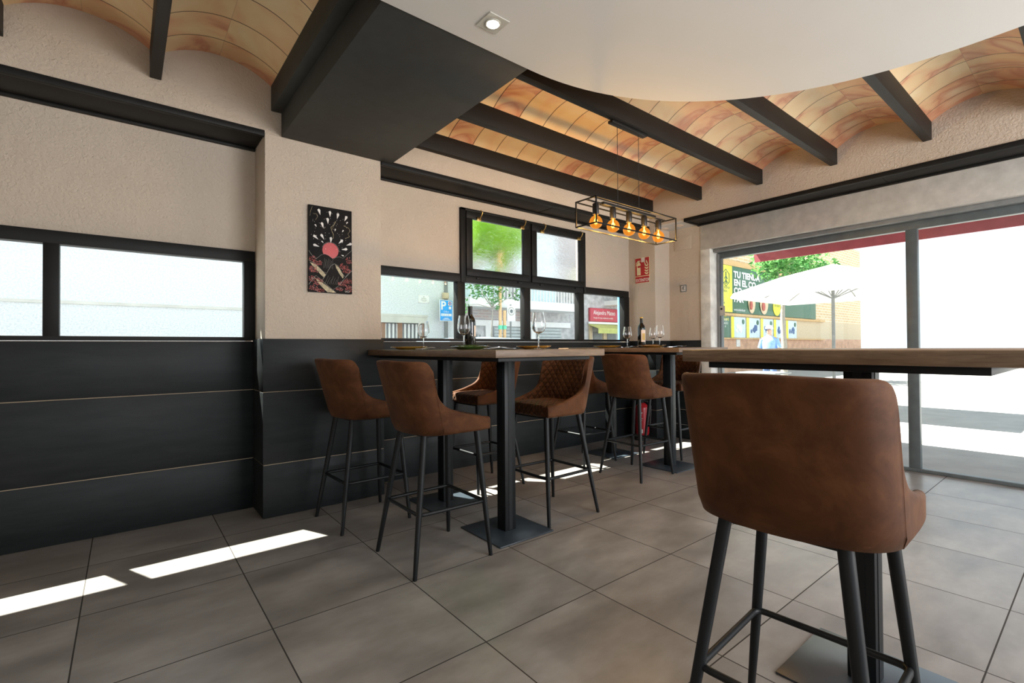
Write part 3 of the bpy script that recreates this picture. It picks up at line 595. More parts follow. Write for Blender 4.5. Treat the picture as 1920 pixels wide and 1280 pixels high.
for z in (-.055, -.025, .008, .040):
    yz(q, [(.035, z+.022), (.050, z+.006), (.072, z), (.088, z+.012), (.088, z+.030), (.076, z+.020), (.060, z+.018), (.045, z+.028)])
yz(q, [(.03,.09),(.045,.06),(.06,.05),(.05,.075),(.035,.11)]); yz(q, [(.055,.105),(.07,.075),(.085,.06),(.08,.085),(.062,.12)])
q.build('pictogram', M['cream'], sg, smooth=False)
MB().box(-.009, .020, .035, -.0074, .064, .058).build('pictogram_band', M['red'], sg, smooth=False)
MB().box(-.0075, -.040, .098, -.0054, .012, .150).build('control_sticker', M['paper'], sg, smooth=False)
text('lettering', 'EXTINTOR', (-.006, .092, -.136), .052, M['paper'], sg, '-X', sx=.80, bold=.0008)
eu = tag(empty('euro_sign', (XJ, 3.192, 1.785)), 'small grey square sign with a euro symbol beside the door', 'sign')
MB().box(-.006, -.040, -.042, -.0005, .040, .042, .001).build('dark_border', M['alu'], eu); MB().box(-.008, -.026, -.030, -.0055, .028, .030).build('pale_field', M['paper'], eu, smooth=False)
text('euro_symbol', '€', (-.0085, .018, -.020), .058, M['black'], eu, '-X', bold=.001)
tag(struct(MB().box(XJ-.010, 3.085, 2.245, XJ, 3.30, 2.41, .003).build('trim_11', M['plaster'])), 'plaster coloured access panel above the euro sign', 'access panel')
for q_, lab in ((3.34, 'left'), (3.14, 'right')):
    v_ = tag(empty('recessed_vent_cap', (5.02, q_, 2.500)), 'round beige cap on the soffit of the right wall recess, ' + lab + ' of two', 'vent cap', 'round soffit caps')
    MB().lathe([(.052, 0), (.050, -.004), (.030, -.006), (.028, -.003)], 24).build('cap', M['label'], v_)
ex = tag(empty('fire_extinguisher', (4.775, 3.50, 0)), 'red fire extinguisher standing on the floor behind the bar stool', 'fire extinguisher')
MB().lathe([(.095, 0), (.095, .02), (.080, .035), (.080, .05), (.072, .052), (.072, .03)], 28).build('floor_stand', M['rubber'], ex)
MB().lathe([(.04, .055), (.070, .058), (.078, .07), (.080, .09), (.080, .36), (.077, .385), (.062, .410), (.035, .428), (.022, .434)], 32).build('cylinder_body', M['ext'], ex)
v_ = MB().lathe([(.020, .43), (.020, .455), (.014, .46), (.014, .475)], 16); v_.tube([(0, 0, .468), (-.03, .03, .478), (-.075, .05, .47)], [.008, .007, .005], 8); v_.tube([(0, 0, .475), (-.035, .03, .505), (-.08, .05, .512)], [.006, .006, .004], 8); v_.build('valve', M['steel'], ex)
MB().tube([(0, -.015, .455), (.02, -.06, .45), (.04, -.09, .40), (.035, -.092, .30), (.02, -.092, .18)], .010, 10).build('hose', M['rubber'], ex)
g = MB(); lr = .0808
def wrap(m, z0, z1, a0, a1, n=10, r=lr):
    m.loft([[(r*math.cos(a0+(a1-a0)*k/n), r*math.sin(a0+(a1-a0)*k/n), z0), (r*math.cos(a0+(a1-a0)*k/n), r*math.sin(a0+(a1-a0)*k/n), z1), ((r-.0006)*math.cos(a0+(a1-a0)*k/n), (r-.0006)*math.sin(a0+(a1-a0)*k/n), z1), ((r-.0006)*math.cos(a0+(a1-a0)*k/n), (r-.0006)*math.sin(a0+(a1-a0)*k/n), z0)] for k in range(n+1)])
for z0, z1, a0, a1 in ((.315, .328, 3.1, 3.8), (.292, .300, 3.15, 3.7), (.255, .259, 3.1, 3.9), (.235, .239, 3.1, 3.8), (.085, .13, 3.5, 3.85)): wrap(g, z0, z1, a0, a1)
g.build('white_label_print', M['paper'], ex)

# ------------------------------------------------------------------ things on the tables
ZT = 1.0875
def plate(name, x, y, r, mat, label, deep=.018, rim=False):
    o = tag(empty(name, (x, y, ZT)), label, 'plate', 'dinner plates on the bar tables')
    pr = [(r*.55, 0), (r*.60, .0015), (r*.80, deep*.45), (r*.985, deep*.95), (r, deep), (r*.985, deep+.002), (r*.78, deep*.45+.004), (r*.58, .005), (.001, .0045)]
    MB().lathe(pr, 40).build('dish', mat, o)
    if rim: MB().lathe([(r*1.0, deep), (r*1.12, deep*1.45), (r*1.125, deep*1.45+.002), (r*.99, deep+.003)], 40, cap=False).build('clear_rim', M['crystal'], o)
    return o
plate('plate', 1.560, 3.10, .128, M['ylw'], 'yellow plate at the pillar end of the near tables')
plate('plate', 1.600, 2.40, .112, M['grn'], 'green plate with a clear rim on the near table', rim=True)
plate('plate', 1.965, 2.235, .108, M['cork'], 'amber plate under the right wine glass of the near table')
plate('plate', 3.66, 3.08, .135, M['ylw'], 'yellow plate at the window side of the far tables')
plate('plate', 3.745, 2.63, .112, M['cork'], 'amber plate in front of the far wine bottle', rim=True)
def wine_glass(x, y, h, label, k=1.0):
    o = tag(empty('wine_glass', (x, y, ZT)), label, 'wine glass', 'stemmed wine glasses')
    z = lambda a: a*h
    b = MB(); b.lathe([(.001, .0005), (.034*k, .0005), (.035*k, .0015), (.033*k, .003), (.012, .006), (.0045, z(.06)), (.0036, z(.20)), (.0038, z(.36)), (.007, z(.42))], 28)
    b.build('stem', M['crystal'], o)
    P_ = [(.004, .418), (.016, .440), (.030, .48), (.0395, .56), (.0415, .64), (.040, .74), (.035, .88), (.0315, 1.0)]
    c = MB(); c.lathe([(r*k, z(a)) for r, a in P_] + [(r*k-.0012, z(a)) for r, a in P_[:0:-1]] + [(.001, z(.445))], 32, cap=False); c.build('bowl', M['crystal'], o)
    return o
wine_glass(1.600, 2.965, .195, 'wine glass by the yellow plate near the pillar')
wine_glass(1.675, 2.575, .215, 'large wine glass left of the dark bottle on the near table')
wine_glass(1.872, 2.085, .215, 'tall wine glass alone before the second window pane', 1.0)
wine_glass(3.655, 2.835, .195, 'wine glass left of the far labelled bottle')
wine_glass(4.170, 2.915, .200, 'far wine glass of the pair right of the labelled bottle')
wine_glass(4.045, 2.750, .215, 'nearer wine glass of the pair right of the labelled bottle')
def bottle(x, y, rot, label, far):
    o = tag(empty('wine_bottle', (x, y, ZT), rot), label, 'bottle', 'wine bottles on the bar tables')
    MB().lathe([(.030, .002), (.036, 0), (.0375, .004), (.0375, .185), (.036, .200), (.030, .218), (.020, .232), (.0150, .245), (.0142, .285), (.0152, .288), (.0152, .294), (.0142, .298)], 32).build('bottle_body', M['bottle'], o)
    bo_ = o.children[0]
    MB().lathe([(.0150, .238), (.0157, .240), (.0150, .285), (.0162, .288), (.0162, .299), (.0150, .3005)], 28).build('capsule', M['foil'], o)
    if far: MB().lathe([(.0164, .290), (.0166, .291), (.0166, .300), (.0155, .3015)], 28).build('capsule_top', M['gold'], o)
    g = MB(); a0, a1 = (-2.6, .4) if far else (-1.0, .6)
    wrap(g, .055 if far else .09, .175 if far else .165, a0, a1, 16, .0379); g.build('paper_label', M['label'], bo_)
    g = MB(); wrap(g, .075, .140, -2.35, -1.5, 8, .0383); g.build('label_print', M['gold'] if far else M['black'], bo_) if far else g.b.free()
    return o
bottle(1.885, 2.815, -.35, 'dark wine bottle with a side label on the near tables', False)
bottle(4.00, 2.93, 0.0, 'wine bottle with a pale label and gold print on the far tables', True)
def fork(x, y, a, label, grp='forks on black napkins'):
    o = tag(empty('fork', (x, y, ZT+.0025), a), label, 'fork', grp)
    m = MB(); m.loft([[(-.10+i*.012, -wd, .002+zz), (-.10+i*.012, wd, .002+zz), (-.10+i*.012, wd, .0045+zz), (-.10+i*.012, -wd, .0045+zz)] for i, (wd, zz) in enumerate([(.008, 0), (.0085, 0), (.007, 0), (.005, 0), (.0035, .001), (.003, .002), (.003, .004), (.003, .006), (.004, .008), (.008, .009), (.011, .008), (.012, .007)])])
    m.build('handle', M['silver'], o)
    m = MB()
    for k in range(4): yy = -.0095 + k*.0063; m.tube([(.030, yy, .010), (.050, yy, .008), (.072, yy, .013)], [.0016, .0015, .0009], 6)
    m.build('tines', M['silver'], o); return o
def napkin(x, y, a, label):
    o = tag(MB().box(-.10, -.055, 0, .10, .055, .0025, .001).build('napkin', M['napkin']), label, 'napkin', 'black napkins beside the plates'); o.location = (x, y, ZT); o.rotation_euler = (0, 0, a)
napkin(1.70, 2.22, 2.3, 'black napkin right of the green plate'); fork(1.70, 2.22, -.75, 'fork on the napkin right of the green plate')
napkin(1.83, 2.40, 1.6, 'black napkin left of the amber plate on the near table'); fork(1.83, 2.40, 2.6, 'fork left of the amber plate on the near table')
napkin(1.58, 2.84, .1, 'black napkin by the glass nearest the pillar'); fork(1.585, 2.84, -.7, 'fork by the glass nearest the pillar')
napkin(3.76, 2.90, 1.5, 'black napkin before the far labelled bottle'); fork(3.74, 2.86, -.5, 'fork between the far yellow plate and the wine glass')
napkin(3.88, 2.44, .2, 'black napkin at the door end of the far tables'); fork(3.90, 2.46, -.75, 'fork right of the far amber plate')

# ------------------------------------------------------------------ the street
ZG = -.12
def at(px, py, Y):          # facade point seen at a photo coordinate, used to set the sizes of facade parts
    d = _R*((px-960)/904.64) - _U*((py-640)/904.64) + _F; t = Y/d.y; return d.x*t, 1.101 + d.z*t
struct(MB().box(-25, 3.88, ZG-.2, 5.45, 12.0, ZG).box(5.45, -14, ZG-.2, 60, 12.0, ZG).build('ground_pavement', M['pave'], smooth=False), 'pale street paving outside the windows', 'pavement')
struct(MB().box(-25, -14, ZG-.2, 5.45, -2.6, ZG).build('ground_rear', M['pave'], smooth=False))
struct(MB().box(-25, 5.6, ZG, 14, 9.3, ZG+.012).build('ground_road', M['asphalt'], smooth=False))
def fbox(m, px0, py0, px1, py1, y0, y1, bev=0):
    xa, za = at(px0, py0, y0); xb, zb = at(px1, py1, y0); m.box(min(xa, xb), y0, min(za, zb), max(xa, xb), y1, max(za, zb), bev)
FY = 11.0
# granite building
gb = tag(empty('granite_building', (4.5, FY, 0)), 'pale granite clad building with a garage gate across the street', 'building')
def part(m, name, mat, par, smooth=False): o = m.build(name, mat, smooth=smooth); return P(o, par)
m = MB(); m.box(-6, FY, 1.90, 6.85, 16, 6.6).box(6.03, FY, ZG, 6.85, 16, 1.90).box(-6, FY, ZG, 1.9, 16, 1.9).box(1.9, FY+.5, ZG, 6.03, 16, 1.9); part(m, 'wall', M['granite'], gb)
part(MB().box(-6, FY-.03, 1.88, 6.06, FY, 1.93).box(-6, FY-.012, 3.03, 6.85, FY, 3.045).box(1.9, FY-.02, 1.72, 6.03, FY+.5, 1.88), 'ledge', M['concrete'], gb)
g = MB(); [g.box(x, FY+.10, ZG, x+w_, FY+.16, 1.72) for x, w_ in ((1.9, .12), (2.9, .12), (3.9, .12), (4.85, .10), (5.28, .12), (5.90, .12))]; part(g, 'gate_posts', M['brown'], gb)
g = MB(); x = 2.0
while x < 5.95: g.box(x, FY+.12, ZG, x+.045, FY+.15, 1.70); x += .105
part(g, 'gate_bars', M['wht'], gb)
part(MB().box(6.55, FY-.05, ZG, 6.63, FY, 6.3), 'drainpipe', M['alu'], gb)
for x in (-3, -.5, 2, 4.5): part(MB().box(x, FY-.02, 3.6, x+1.2, FY+.05, 5.1), 'window', M['dkwin'], gb)
bx = MB(); fbox(bx, 832, 548, 842, 560, FY-.10, FY-.002, .01); tag(bx.build('junction_box', M['tan']), 'cream junction box on the granite wall above the parking sign', 'junction box')
bx = MB(); fbox(bx, 843, 563, 849, 574, FY-.08, FY-.002, .01); tag(bx.build('meter_box', M['wht']), 'small white box right of the parking sign', 'junction box')
pq = tag(empty('street_plaque', (5.94, FY-.012, 2.335)), 'white street name plaque on the granite wall', 'plaque')
MB().box(-.155, -.008, -.10, .155, .01, .10, .004).build('plaque_face', M['wht'], pq)
MB().box(-.02, -.0095, .045, .02, -.0075, .070).box(-.07, -.0095, .008, .07, -.0075, .026).box(-.085, -.0095, -.030, .085, -.0075, -.012).box(-.06, -.0095, -.062, .06, -.0075, -.048).build('worn_lettering', M['grey'], pq, smooth=False)
g = MB()
for sx in (-1, 1):
    for sz in (-1, 1): g.lathe([(.012, 0), (.008, .008)], 10, (sx*.14, sz*.085, 0))
o = g.build('screws', M['redsign'], pq); o.rotation_euler = (PI/2, 0, 0)
# parking sign
ps = tag(empty('parking_sign', (6.47, FY-.22, ZG)), 'blue parking sign with a large white letter P on a post', 'sign')
MB().tube([(0, .03, 0), (0, .03, 2.42)], .03, 12).build('post', M['alu'], ps)
MB().box(-.195, -.012, 1.90, .195, .0, 2.45, .006).build('border', M['wht'], ps); bpn = MB().box(-.180, -.016, 1.915, .180, -.010, 2.435, .004).build('blue_panel', M['bluesign'], ps)
text('letter', 'P', (-.165, -.017, 2.20), .30, M['wht'], bpn, bold=.008)
g = MB(); g.box(.055, -.018, 2.31, .155, -.0155, 2.415).box(.075, -.018, 2.21, .145, -.0155, 2.28).box(-.155, -.018, 2.03, .155, -.0155, 2.095); g.build('white_fields', M['wht'], ps, smooth=False)
g = MB().lathe([(.042, 0), (.042, .002)], 20); o = g.build('no_parking_mark', M['redsign'], ps); o.rotation_euler = (PI/2, 0, 0); o.location = (.105, -.019, 2.362)
g = MB().lathe([(.028, 0), (.028, .003)], 20); o = g.build('blue_disc', M['blue'], ps); o.rotation_euler = (PI/2, 0, 0); o.location = (.105, -.0195, 2.362)
text('lettering', 'O.R.A', (-.075, -.017, 2.125), .058, M['wht'], bpn); text('lettering', '9-14  16-20', (-.140, -.019, 2.043), .048, M['bluesign'], bpn)
MB().box(-.06, -.018, 1.975, .06, -.0155, 1.985).box(-.09, -.018, 1.955, .09, -.0155, 1.963).box(-.12, -.018, 1.935, .12, -.0155, 1.943).build('small_print', M['wht'], ps, smooth=False)
# balcony building with shutters
bb = tag(empty('balcony_building', (9.6, FY, 0)), 'building with white balconies and grey roller shutters across the street', 'building')
part(MB().box(6.85, FY, ZG, 12.0, 16, 6.9), 'wall', M['marble'], bb)
part(MB().box(6.85, FY-.75, 2.16, 11.0, FY, 2.40, .01).box(6.85, FY-.06, 1.70, 11.2, FY, 1.86).box(6.85, FY-.7, 4.95, 11.0, FY, 5.15), 'balcony_slab', M['wht'], bb)
part(MB().box(6.95, FY-.04, 2.42, 8.3, FY, 4.6).box(9.0, FY-.04, 2.42, 10.6, FY, 4.6), 'balcony_door', M['poster'], bb)
g = MB(); x = 6.9
while x < 10.95: g.box(x, FY-.72, 2.40, x+.025, FY-.70, 3.40); x += .12
g.box(6.88, FY-.735, 3.38, 11.0, FY-.69, 3.43); part(g, 'balcony_railing', M['wht'], bb)
part(MB().box(6.95, FY-.012, 1.88, 9.6, FY, 2.14), 'brick_band', m_brick('rosy_bricks', (.46, .33, .30), (.36, .34, .36), (.5, .48, .46), 2), bb)
for x0, x1 in ((8.15, 9.45), (9.8, 10.8)):
    g = MB(); z = ZG
    while z < 1.66: g.box(x0, FY-.05, z, x1, FY-.02, z+.085, .012); z += .095
    part(g, 'roller_shutter', M['shutter'], bb, True)
part(MB().box(7.85, FY-.06, ZG, 8.03, FY, 1.70).box(9.52, FY-.06, ZG, 9.70, FY, 1.70), 'door_pier', M['wht'], bb)
g = MB(); g.box(6.95, FY-.03, ZG, 7.8, FY, 1.66); part(g, 'doorway', M['marble'], bb); g = MB()
for k in range(7): g.box(7.02+k*.105, FY-.05, ZG, 7.045+k*.105, FY-.03, 1.45)
part(g, 'doorway_bars', M['alu'], bb)
part(MB().box(11.18, FY-.55, 2.90, 11.95, FY-.02, 3.6, .01), 'air_conditioner', M['cream'], bb)
ts = tag(empty('traffic_sign', (8.0, 10.0, ZG)), 'small white plate with a round traffic sign behind the young tree', 'sign')
MB().tube([(0, .02, 0), (0, .02, 2.35)], .025, 10).build('post', M['alu'], ts); MB().box(-.14, -.01, 1.90, .14, .0, 2.32, .004).build('plate', M['wht'], ts)
for r_, mt, dy in ((.115, M['grey'], .012), (.085, M['wht'], .014), (.05, M['alud'], .016)):
    o = MB().lathe([(r_, 0), (r_, .002)], 24).build('sign_ring', mt, ts); o.rotation_euler = (PI/2, 0, 0); o.location = (0, -dy, 2.17)
# shop building
sb = tag(empty('shop_building', (13, FY, 0)), 'grey stone shop building with cream balconies across the street', 'building')
part(MB().box(12.0, FY, ZG, 17.2, 16, 6.8), 'wall', M['marble'], sb)
part(MB().box(12.9, FY-.65, 2.50, 14.8, FY, 2.66, .01), 'balcony_slab', M['wht'], sb)
g = MB(); x = 12.92
while x < 14.8: g.box(x, FY-.64, 2.66, x+.055, FY-.61, 3.6); x += .11
part(g, 'balcony_railing', M['cream'], sb)
part(MB().box(12.35, FY-.03, ZG, 12.75, FY, 1.60).box(13.05, FY-.03, ZG, 13.50, FY, 1.60), 'shop_window', M['dkwin'], sb); part(MB().box(12.82, FY-.05, ZG, 13.0, FY, 1.62).box(12.12, FY-.05, ZG, 12.25, FY, 1.9), 'shop_pier', M['tan'], sb)
sn = tag(empty('shop_sign', (12.85, FY-.05, 2.17)), 'long crimson shop sign with white lettering', 'sign')
sb_ = MB().box(-.74, -.05, -.225, .74, .04, .225, .008).build('board', M['redsign'], sn)
text('lettering', 'Alejandra Mateo', (-.60, -.055, .01), .205, M['wht'], sb_, sx=.82); text('lettering', 'Arreglos de ropa y confección a medida', (-.60, -.055, -.125), .075, M['wht'], sb_, sx=.83)
aw = tag(empty('shop_awning', (12.85, FY-.05, 1.8)), 'olive green awning below the crimson shop sign', 'awning')
MB().prism([(-.80, 0, .06), (-.80, -.45, -.10), (-.80, -.45, -.27), (-.80, -.43, -.27), (-.80, -.43, -.11), (-.80, 0, .03)], (1.7, 0, 0)).build('fabric', M['awng'], aw, smooth=False)
MB().box(-.82, -.06, .06, .92, 0, .13).build('cassette', M['wht'], aw, smooth=False)
bp = tag(MB().tube([(0, 0, 0), (0, 0, 5.0)], .058, 16).build('blue_post', M['blue']), 'sky blue post at the right end of the strip window', 'post'); bp.location = (8.46, 6.75, ZG)
# supermarket facade with billboard and posters seen through the door
sm = tag(empty('market_building', (24, FY, 0)), 'tan brick market building seen through the street door', 'building')
part(MB().box(17.2, FY, 2.5, 40, 16, 7.6), 'brick_wall', M['brickb'], sm); part(MB().box(17.2, FY+.0, ZG, 40, 16, 1.45), 'lower_wall', M['terracotta'], sm); part(MB().box(17.2, FY+.0, 1.45, 40, 16, 2.5), 'fascia_wall', M['tan'], sm)
part(MB().box(19.5, FY-.10, 1.40, 33, FY, 1.46).box(19.5, FY-.12, 2.47, 33, FY, 2.58).box(19.5, FY-.16, 4.74, 33, FY, 4.98), 'wood_rail', M['wood'], sm)
bl = tag(empty('billboard', (20.5, FY-.06, 0)), 'large billboard with a yellow side band and white headline', 'billboard')
bd = MB().box(0, -.08, 2.60, 11, .04, 4.74, .01).build('board', M['dgreen'], bl); yb = MB().box(0, -.10, 2.62, 1.09, -.07, 4.72).build('yellow_band', M['yellow'], bl, smooth=False)
for i, s_ in enumerate(('TU TIENDA', 'EN EL CO', 'CO', 'PAR')): text('headline', s_, (1.24, -.10, 4.24-i*.375), .40, M['wht'], bd, sx=1.25, bold=.018)
text('web_address', 'www.tutienda.es', (1.22, -.10, 2.70), .16, M['wht'], bd)
hx_ = [(.52+.33*math.sin(PI*k/3), -.105, 4.15+.38*math.cos(PI*k/3)) for k in range(7)]; g = MB(); g.tube(hx_, .018, 6); g.tube([(.52, -.105, 3.86), (.52, -.105, 4.42)], .03, 6); g.tube([(.36, -.105, 3.92), (.52, -.105, 4.05), (.68, -.105, 3.92)], .02, 6); g.tube([(.38, -.105, 4.1), (.52, -.105, 4.24), (.66, -.105, 4.1)], .02, 6); g.build('hexagon_logo', M['dgreen'], yb)
text('lettering', 'LA BUENA\nTIERRA', (.12, -.105, 3.50), .16, M['dgreen'], yb); text('lettering', '44', (.20, -.105, 2.95), .20, M['dgreen'], yb)
for cx_, cz_, rx_ in ((2.75, 3.02, .34), (4.05, 3.02, .42)):
    g = MB(); g.sphere((cx_+.18, -.12, cz_+.18), .5, 16, (rx_*2.1, .14, 1.15)); o = g.build('bread_roll_picture', M['bread'], bl); g = MB(); g.sphere((cx_, -.19, cz_), .5, 16, (rx_*.8, .06, .45)); g.build('ham_picture', M['meat'], bl)
o = MB().lathe([(.43, 0), (.43, .02)], 28).build('yellow_roundel', M['yellow'], bl); o.rotation_euler = (PI/2, 0, 0); o.location = (5.72, -.09, 3.05)
text('roundel_text', 'SABOR\nDE AQUÍ', (5.42, -.12, 3.08), .15, M['dgreen'], bl)
x = 20.55
for k in range(6):
    w_ = 1.0 if k == 0 else 1.38
    po = tag(empty('shop_poster', (x, FY-.02, 1.94)), ['dark green price poster, first below the billboard', 'pale blue poster with a faint plate, second below the billboard', 'pale blue poster with purple fruit, third below the billboard', 'pale blue poster cut by the photo edge below the billboard', 'pale blue poster right of the photo edge', 'last pale blue poster of the row'][k], 'poster', 'posters below the billboard')
    MB().box(0, -.04, -.47, w_, 0, .49, .006).build('poster_board', M['dgreen'] if k == 0 else M['poster'], po)
    if k == 0:
        text('lettering', 'FRUTAS\nVERDURAS', (.06, -.045, .30), .17, M['yellow'], po); text('lettering', 'DE LUNES\nA SÁBADO\n9 A 21 H', (.06, -.045, -.02), .15, M['wht'], po)
    else:
        MB().box(0, -.05, -.47, .26, -.035, .49).build('yellow_strip', M['yellow'], po, smooth=False); o = MB().lathe([(.12, 0), (.12, .01)], 20).build('round_seal', M['dgreen'], po); o.rotation_euler = (PI/2, 0, 0); o.location = (1.14, -.045, .28)
        g = MB(); random.seed(k)
        for _ in range(9): g.sphere((.75+random.uniform(-.28, .28), -.045, -.05+random.uniform(-.12, .12)), .10, 10, (1, .15, 1))
        g.build('food_picture', M['wht'] if k == 1 else M['jeans'], po)
    x += w_ + .10
nt = tag(MB().box(22.2, FY-.03, 1.05, 22.55, FY, 1.38).build('paper_notice', M['paper']), 'white paper notice on the terracotta wall', 'notice')

# trees
def leaves(m, c, r, n, size=.09, sc=(1, 1, 1)):
    for _ in range(n):
        d = Vector((random.gauss(0, 1), random.gauss(0, 1), random.gauss(0, 1))).normalized() * (random.random() ** .45) * r
        p_ = Vector(c) + Vector((d.x*sc[0], d.y*sc[1], d.z*sc[2])); a = Vector((random.uniform(-1, 1), random.uniform(-1, 1), random.uniform(-.6, .6))).normalized(); b_ = a.orthogonal().normalized(); b_ = (Matrix.Rotation(random.uniform(0, 6.28), 3, a) @ b_)
        s_ = size*random.uniform(.6, 1.3); q = [p_-a*s_, p_-a*s_*.1+b_*s_*.38, p_+a*s_, p_-a*s_*.1-b_*s_*.38]
        m._f([m.b.verts.new(v) for v in q])
def tree(x, y, h, crown, label, mat, n, size=.09, r0=.05, grp=None):
    t = tag(empty('street_tree', (x, y, ZG)), label, 'tree', grp)
    m = MB(); m.tube([(0, 0, 0), (.03, 0, h*.35), (-.02, .02, h*.65), (.02, 0, h)], [r0*1.3, r0, r0*.8, r0*.5], 10)
    for (cx_, cy_, cz_, rr, *_s) in crown: m.tube([(0, 0, h*.88), (cx_*.5, cy_*.5, (h*.88+cz_)/2+.05), (cx_, cy_, cz_)], [r0*.5, r0*.3, r0*.12], 6)
    m.build('trunk', M['bark'], t); m = MB()
    for (cx_, cy_, cz_, rr, *s_) in crown: leaves(m, (cx_, cy_, cz_), rr, int(n*rr*rr), size, s_[0] if s_ else (1, 1, 1))
    o = m.build('foliage', mat, t, smooth=False, recalc=False); o['kind'] = 'stuff'
xt, zt = at(924, 600, 8.0)
tree(xt, 8.0, 2.3, [(-.35, 0, 2.45, .30), (.05, 0, 2.55, .34), (.25, .1, 2.35, .22), (-.05, -.1, 2.15, .18), (.65, 0, 2.32, .16), (-.7, 0, 2.65, .2), (-.75, 0, 2.05, .16)], 'young street tree with thin branches tied to a wooden stake', M['leafa'], 1500, .05, .022)
xs_, _ = at(938, 600, 7.9); sk = tag(empty('tree_stake', (xs_, 7.9, ZG)), 'tall pale wooden stake beside the young tree', 'stake', 'wooden tree stakes'); MB().tube([(0, 0, 0), (0, 0, 3.2)], .032, 10).build('pole', M['wood'], sk); MB().lathe([(.045, 1.59), (.045, 1.67)], 12).build('green_tie', M['green'], sk)
xs_, _ = at(946, 600, 7.9); sk = tag(empty('tree_stake', (xs_, 7.9, ZG)), 'short orange wooden stake tied with green tape', 'stake', 'wooden tree stakes'); MB().tube([(0, 0, 0), (0, 0, 1.98)], .034, 10).build('pole', M['wood'], sk); MB().lathe([(.045, 1.59), (.045, 1.67)], 12).build('green_tie', M['green'], sk)
xb_, _ = at(860, 600, 8.9)
tree(xb_, 8.9, 3.1, [(.75, 0, 3.75, .55), (.35, .1, 3.5, .4), (1.2, .1, 3.65, .5), (1.75, 0, 3.75, .4), (1.15, 0, 3.25, .3), (.3, 0, 4.4, .8), (1.3, .2, 4.5, .8), (-.8, 0, 4.2, .8)], 'bright green leafy tree seen through the rippled pane', M['leafb'], 1900, .075, .06)
tree(17.2, 6.9, 3.3, [(0, 0, 4.0, 1.0), (.9, .2, 4.3, .9), (-.7, 0, 4.1, .6), (1.6, -.4, 3.7, .8)], 'green plaza tree behind the white parasol', M['leafc'], 900, .11, .09)
# white terrace parasol
ub = tag(empty('terrace_parasol', (10.3, 3.26, ZG-.12)), 'white terrace parasol outside the street door', 'parasol')
MB().tube([(0, 0, .15), (0, 0, 2.80)], .028, 12).build('pole', M['alu'], ub); MB().lathe([(.28, .12), (.28, .17), (.05, .19)], 24).build('base', M['concrete'], ub)
g = MB(); hw = 1.30; ring = lambda s_, z: [(hw*s_*x, hw*s_*y, z) for x, y in ((-1, -1), (0, -1), (1, -1), (1, 0), (1, 1), (0, 1), (-1, 1), (-1, 0))]
g.loft([ring(.02, 2.84), ring(.5, 2.62), ring(.97, 2.33), ring(1, 2.25), ring(.99, 2.23), ring(.96, 2.32), ring(.5, 2.60), ring(.02, 2.82)], cap=True); g.build('canopy', M['canvas'], ub, ang=20)
g = MB()
for x, y in ((-1, -1), (1, -1), (1, 1), (-1, 1), (0, -1), (1, 0), (0, 1), (-1, 0)): g.tube([(0, 0, 2.2), (hw*.5*x, hw*.5*y, 2.595)], .009, 6); g.tube([(0, 0, 2.80), (hw*.95*x, hw*.95*y, 2.32)], .008, 6)
g.build('ribs', M['alu'], ub)
# maroon awning over the door
ra = tag(empty('door_awning', (5.47, 1.2, 2.6)), 'maroon awning over the outside of the street door', 'awning')
MB().prism([(0, -2.6, .30), (1.45, -2.6, -.14), (1.47, -2.6, -.33), (1.45, -2.6, -.33), (1.43, -2.6, -.16), (0, -2.6, .27)], (0, 4.55, 0)).build('fabric', M['awnr'], ra, smooth=False)
g = MB(); g.box(1.41, -2.6, -.17, 1.47, 1.95, -.12).box(0, -2.6, .15, .12, 1.95, .28)
for y in (1.6, -.6): g.tube([(.05, y, .1), (.7, y-.25, -.10), (1.43, y, -.15)], .022, 8)
g.build('folding_arms', M['alu'], ra)
# outdoor table leg seen through the door
tt = tag(empty('terrace_table', (9.2, 4.05, ZG)), 'pale terrace table standing outside the door', 'table')
MB().box(-.35, -.35, .70, .35, .35, .73, .004).build('tabletop', M['alu'], tt); MB().box(-.03, -.03, .02, .03, .03, .70, .004).build('pedestal', M['alu'], tt); MB().box(-.22, -.22, 0, .22, .22, .02, .004).build('base_plate', M['alu'], tt)
# parked car: only its roof shows above the sill
cr = tag(empty('parked_car', (4.15, 6.55, ZG+.012)), 'silver blue parked car roof just above the window sill', 'car')
def car_sec(y0, pr): return [(x, y0, z) for x, z in pr]
body = [(-2.05, .35), (-2.1, .6), (-2.0, .85), (-1.2, .95), (1.0, .98), (1.95, .90), (2.1, .65), (2.05, .35)]
m = MB(); m.loft([car_sec(-.82, body), car_sec(-.86, [(x, z*.99) for x, z in body]), car_sec(.86, body), car_sec(.82, body)]); m.build('body', M['carp'], cr, ang=30)
cab = [(-1.25, .94), (-.55, 1.30), (.1, 1.365), (.95, 1.34), (1.75, .94)]
m = MB(); m.loft([car_sec(-.76, [(x, .94+(z-.94)*.02) for x, z in cab]), car_sec(-.64, [(x*.97, z) for x, z in cab]), car_sec(.64, [(x*.97, z) for x, z in cab]), car_sec(.76, [(x, .94+(z-.94)*.02) for x, z in cab])]); m.build('cabin', M['carp'], cr, ang=30)
m = MB(); m.box(-.95, -.72, .98, 1.35, .72, 1.26, .02); m.build('side_glass', M['dkwin'], cr)
for x in (-1.35, 1.35):
    for y in (-.80, .80): o = MB().lathe([(.20, -.10), (.31, -.10), (.33, -.06), (.33, .06), (.31, .10), (.20, .10)], 24).build('wheel', M['rubber'], cr); o.rotation_euler = (PI/2, 0, 0); o.location = (x, y, .33)

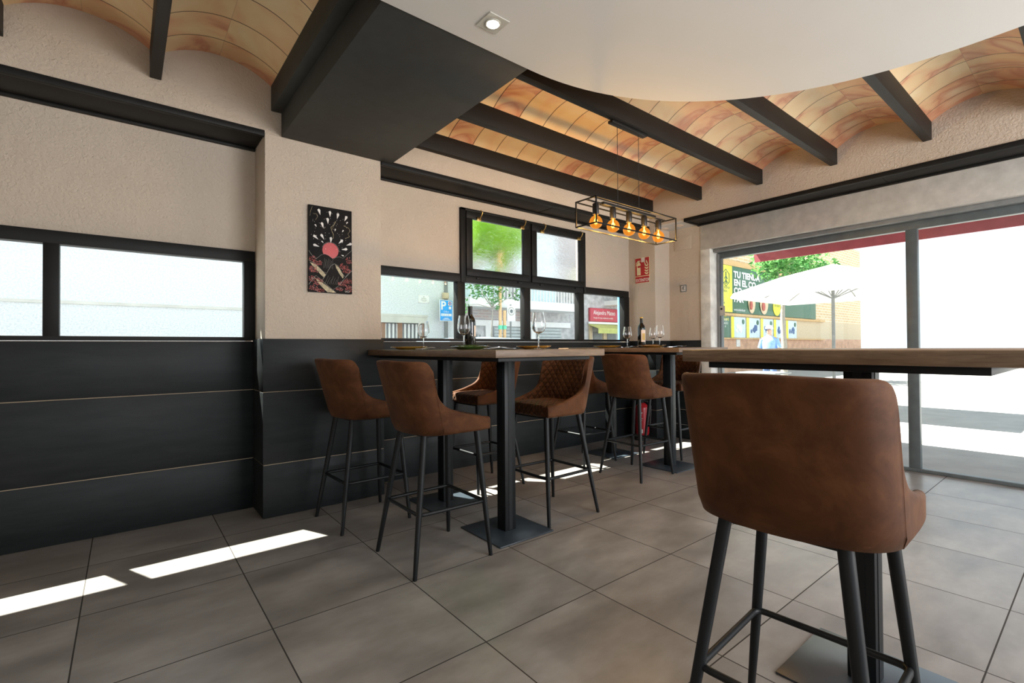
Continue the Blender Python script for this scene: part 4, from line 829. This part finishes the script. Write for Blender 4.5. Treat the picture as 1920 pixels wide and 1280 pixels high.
# person walking outside, seen small through the door
def person(x, y, label):
    rt = tag(empty('person', (x, y, ZG), math.radians(200)), label, 'person')
    V = [(0,0,.95),(0,0,1.15),(0,0,1.38),(0,0,1.50),(0,.18,1.40),(.06,.24,1.15),(.18,.22,.98),(0,-.18,1.40),(-.05,-.24,1.15),(.02,-.24,.92),(0,.09,.90),(.10,.10,.50),(.08,.10,.08),(.20,.10,.03),(0,-.09,.90),(-.08,-.10,.50),(-.20,-.10,.10),(-.08,-.10,.03),(.01,0,1.60),(.015,0,1.70)]
    E_ = [(0,1),(1,2),(2,3),(2,4),(4,5),(5,6),(2,7),(7,8),(8,9),(0,10),(10,11),(11,12),(12,13),(0,14),(14,15),(15,16),(16,17),(3,18),(18,19)]
    R_ = [.13,.12,.14,.055,.06,.045,.035,.06,.045,.035,.09,.06,.045,.03,.09,.06,.045,.03,.085,.08]
    me = bpy.data.meshes.new('body'); me.from_pydata(V, E_, []); me.skin_vertices.new() if hasattr(me.skin_vertices, 'new') else None
    o = bpy.data.objects.new('body', me); COL.objects.link(o); o.parent = rt
    o.modifiers.new('skin', 'SKIN'); sd = o.modifiers.new('sub', 'SUBSURF'); sd.levels = 1; sd.render_levels = 1
    if not me.skin_vertices: bpy.context.view_layer.update()
    for sv, r_ in zip(me.skin_vertices[0].data, R_): sv.radius = (r_, r_)
    me.skin_vertices[0].data[0].use_root = True; me.materials.append(M['skin'])
    MB().loft([[(rx*math.cos(2*PI*k/16), ry*math.sin(2*PI*k/16), z) for k in range(16)] for rx, ry, z in ((.15,.19,.92),(.15,.18,1.1),(.16,.20,1.3),(.13,.19,1.42),(.07,.08,1.50))]).tube([(0,.17,1.40),(.06,.25,1.15)], [.075,.065], 10).tube([(0,-.17,1.40),(-.05,-.25,1.15)], [.075,.065], 10).build('shirt', M['shirt'], rt)
    MB().tube([(0,.08,.95),(.10,.10,.50),(.08,.10,.10)], [.115,.085,.065], 12).tube([(0,-.08,.95),(-.08,-.10,.50),(-.20,-.10,.13)], [.115,.085,.065], 12).build('trousers', M['jeans'], rt)
    MB().lathe([(.105, 1.70), (.104, 1.74), (.08, 1.785), (.02, 1.80)], 18, (.01, 0, 0)).box(.08, -.07, 1.70, .20, .07, 1.712, .004).build('cap', M['wht'], rt)
person(14.6, 6.25, 'person in a light blue shirt and white cap walking outside the door')
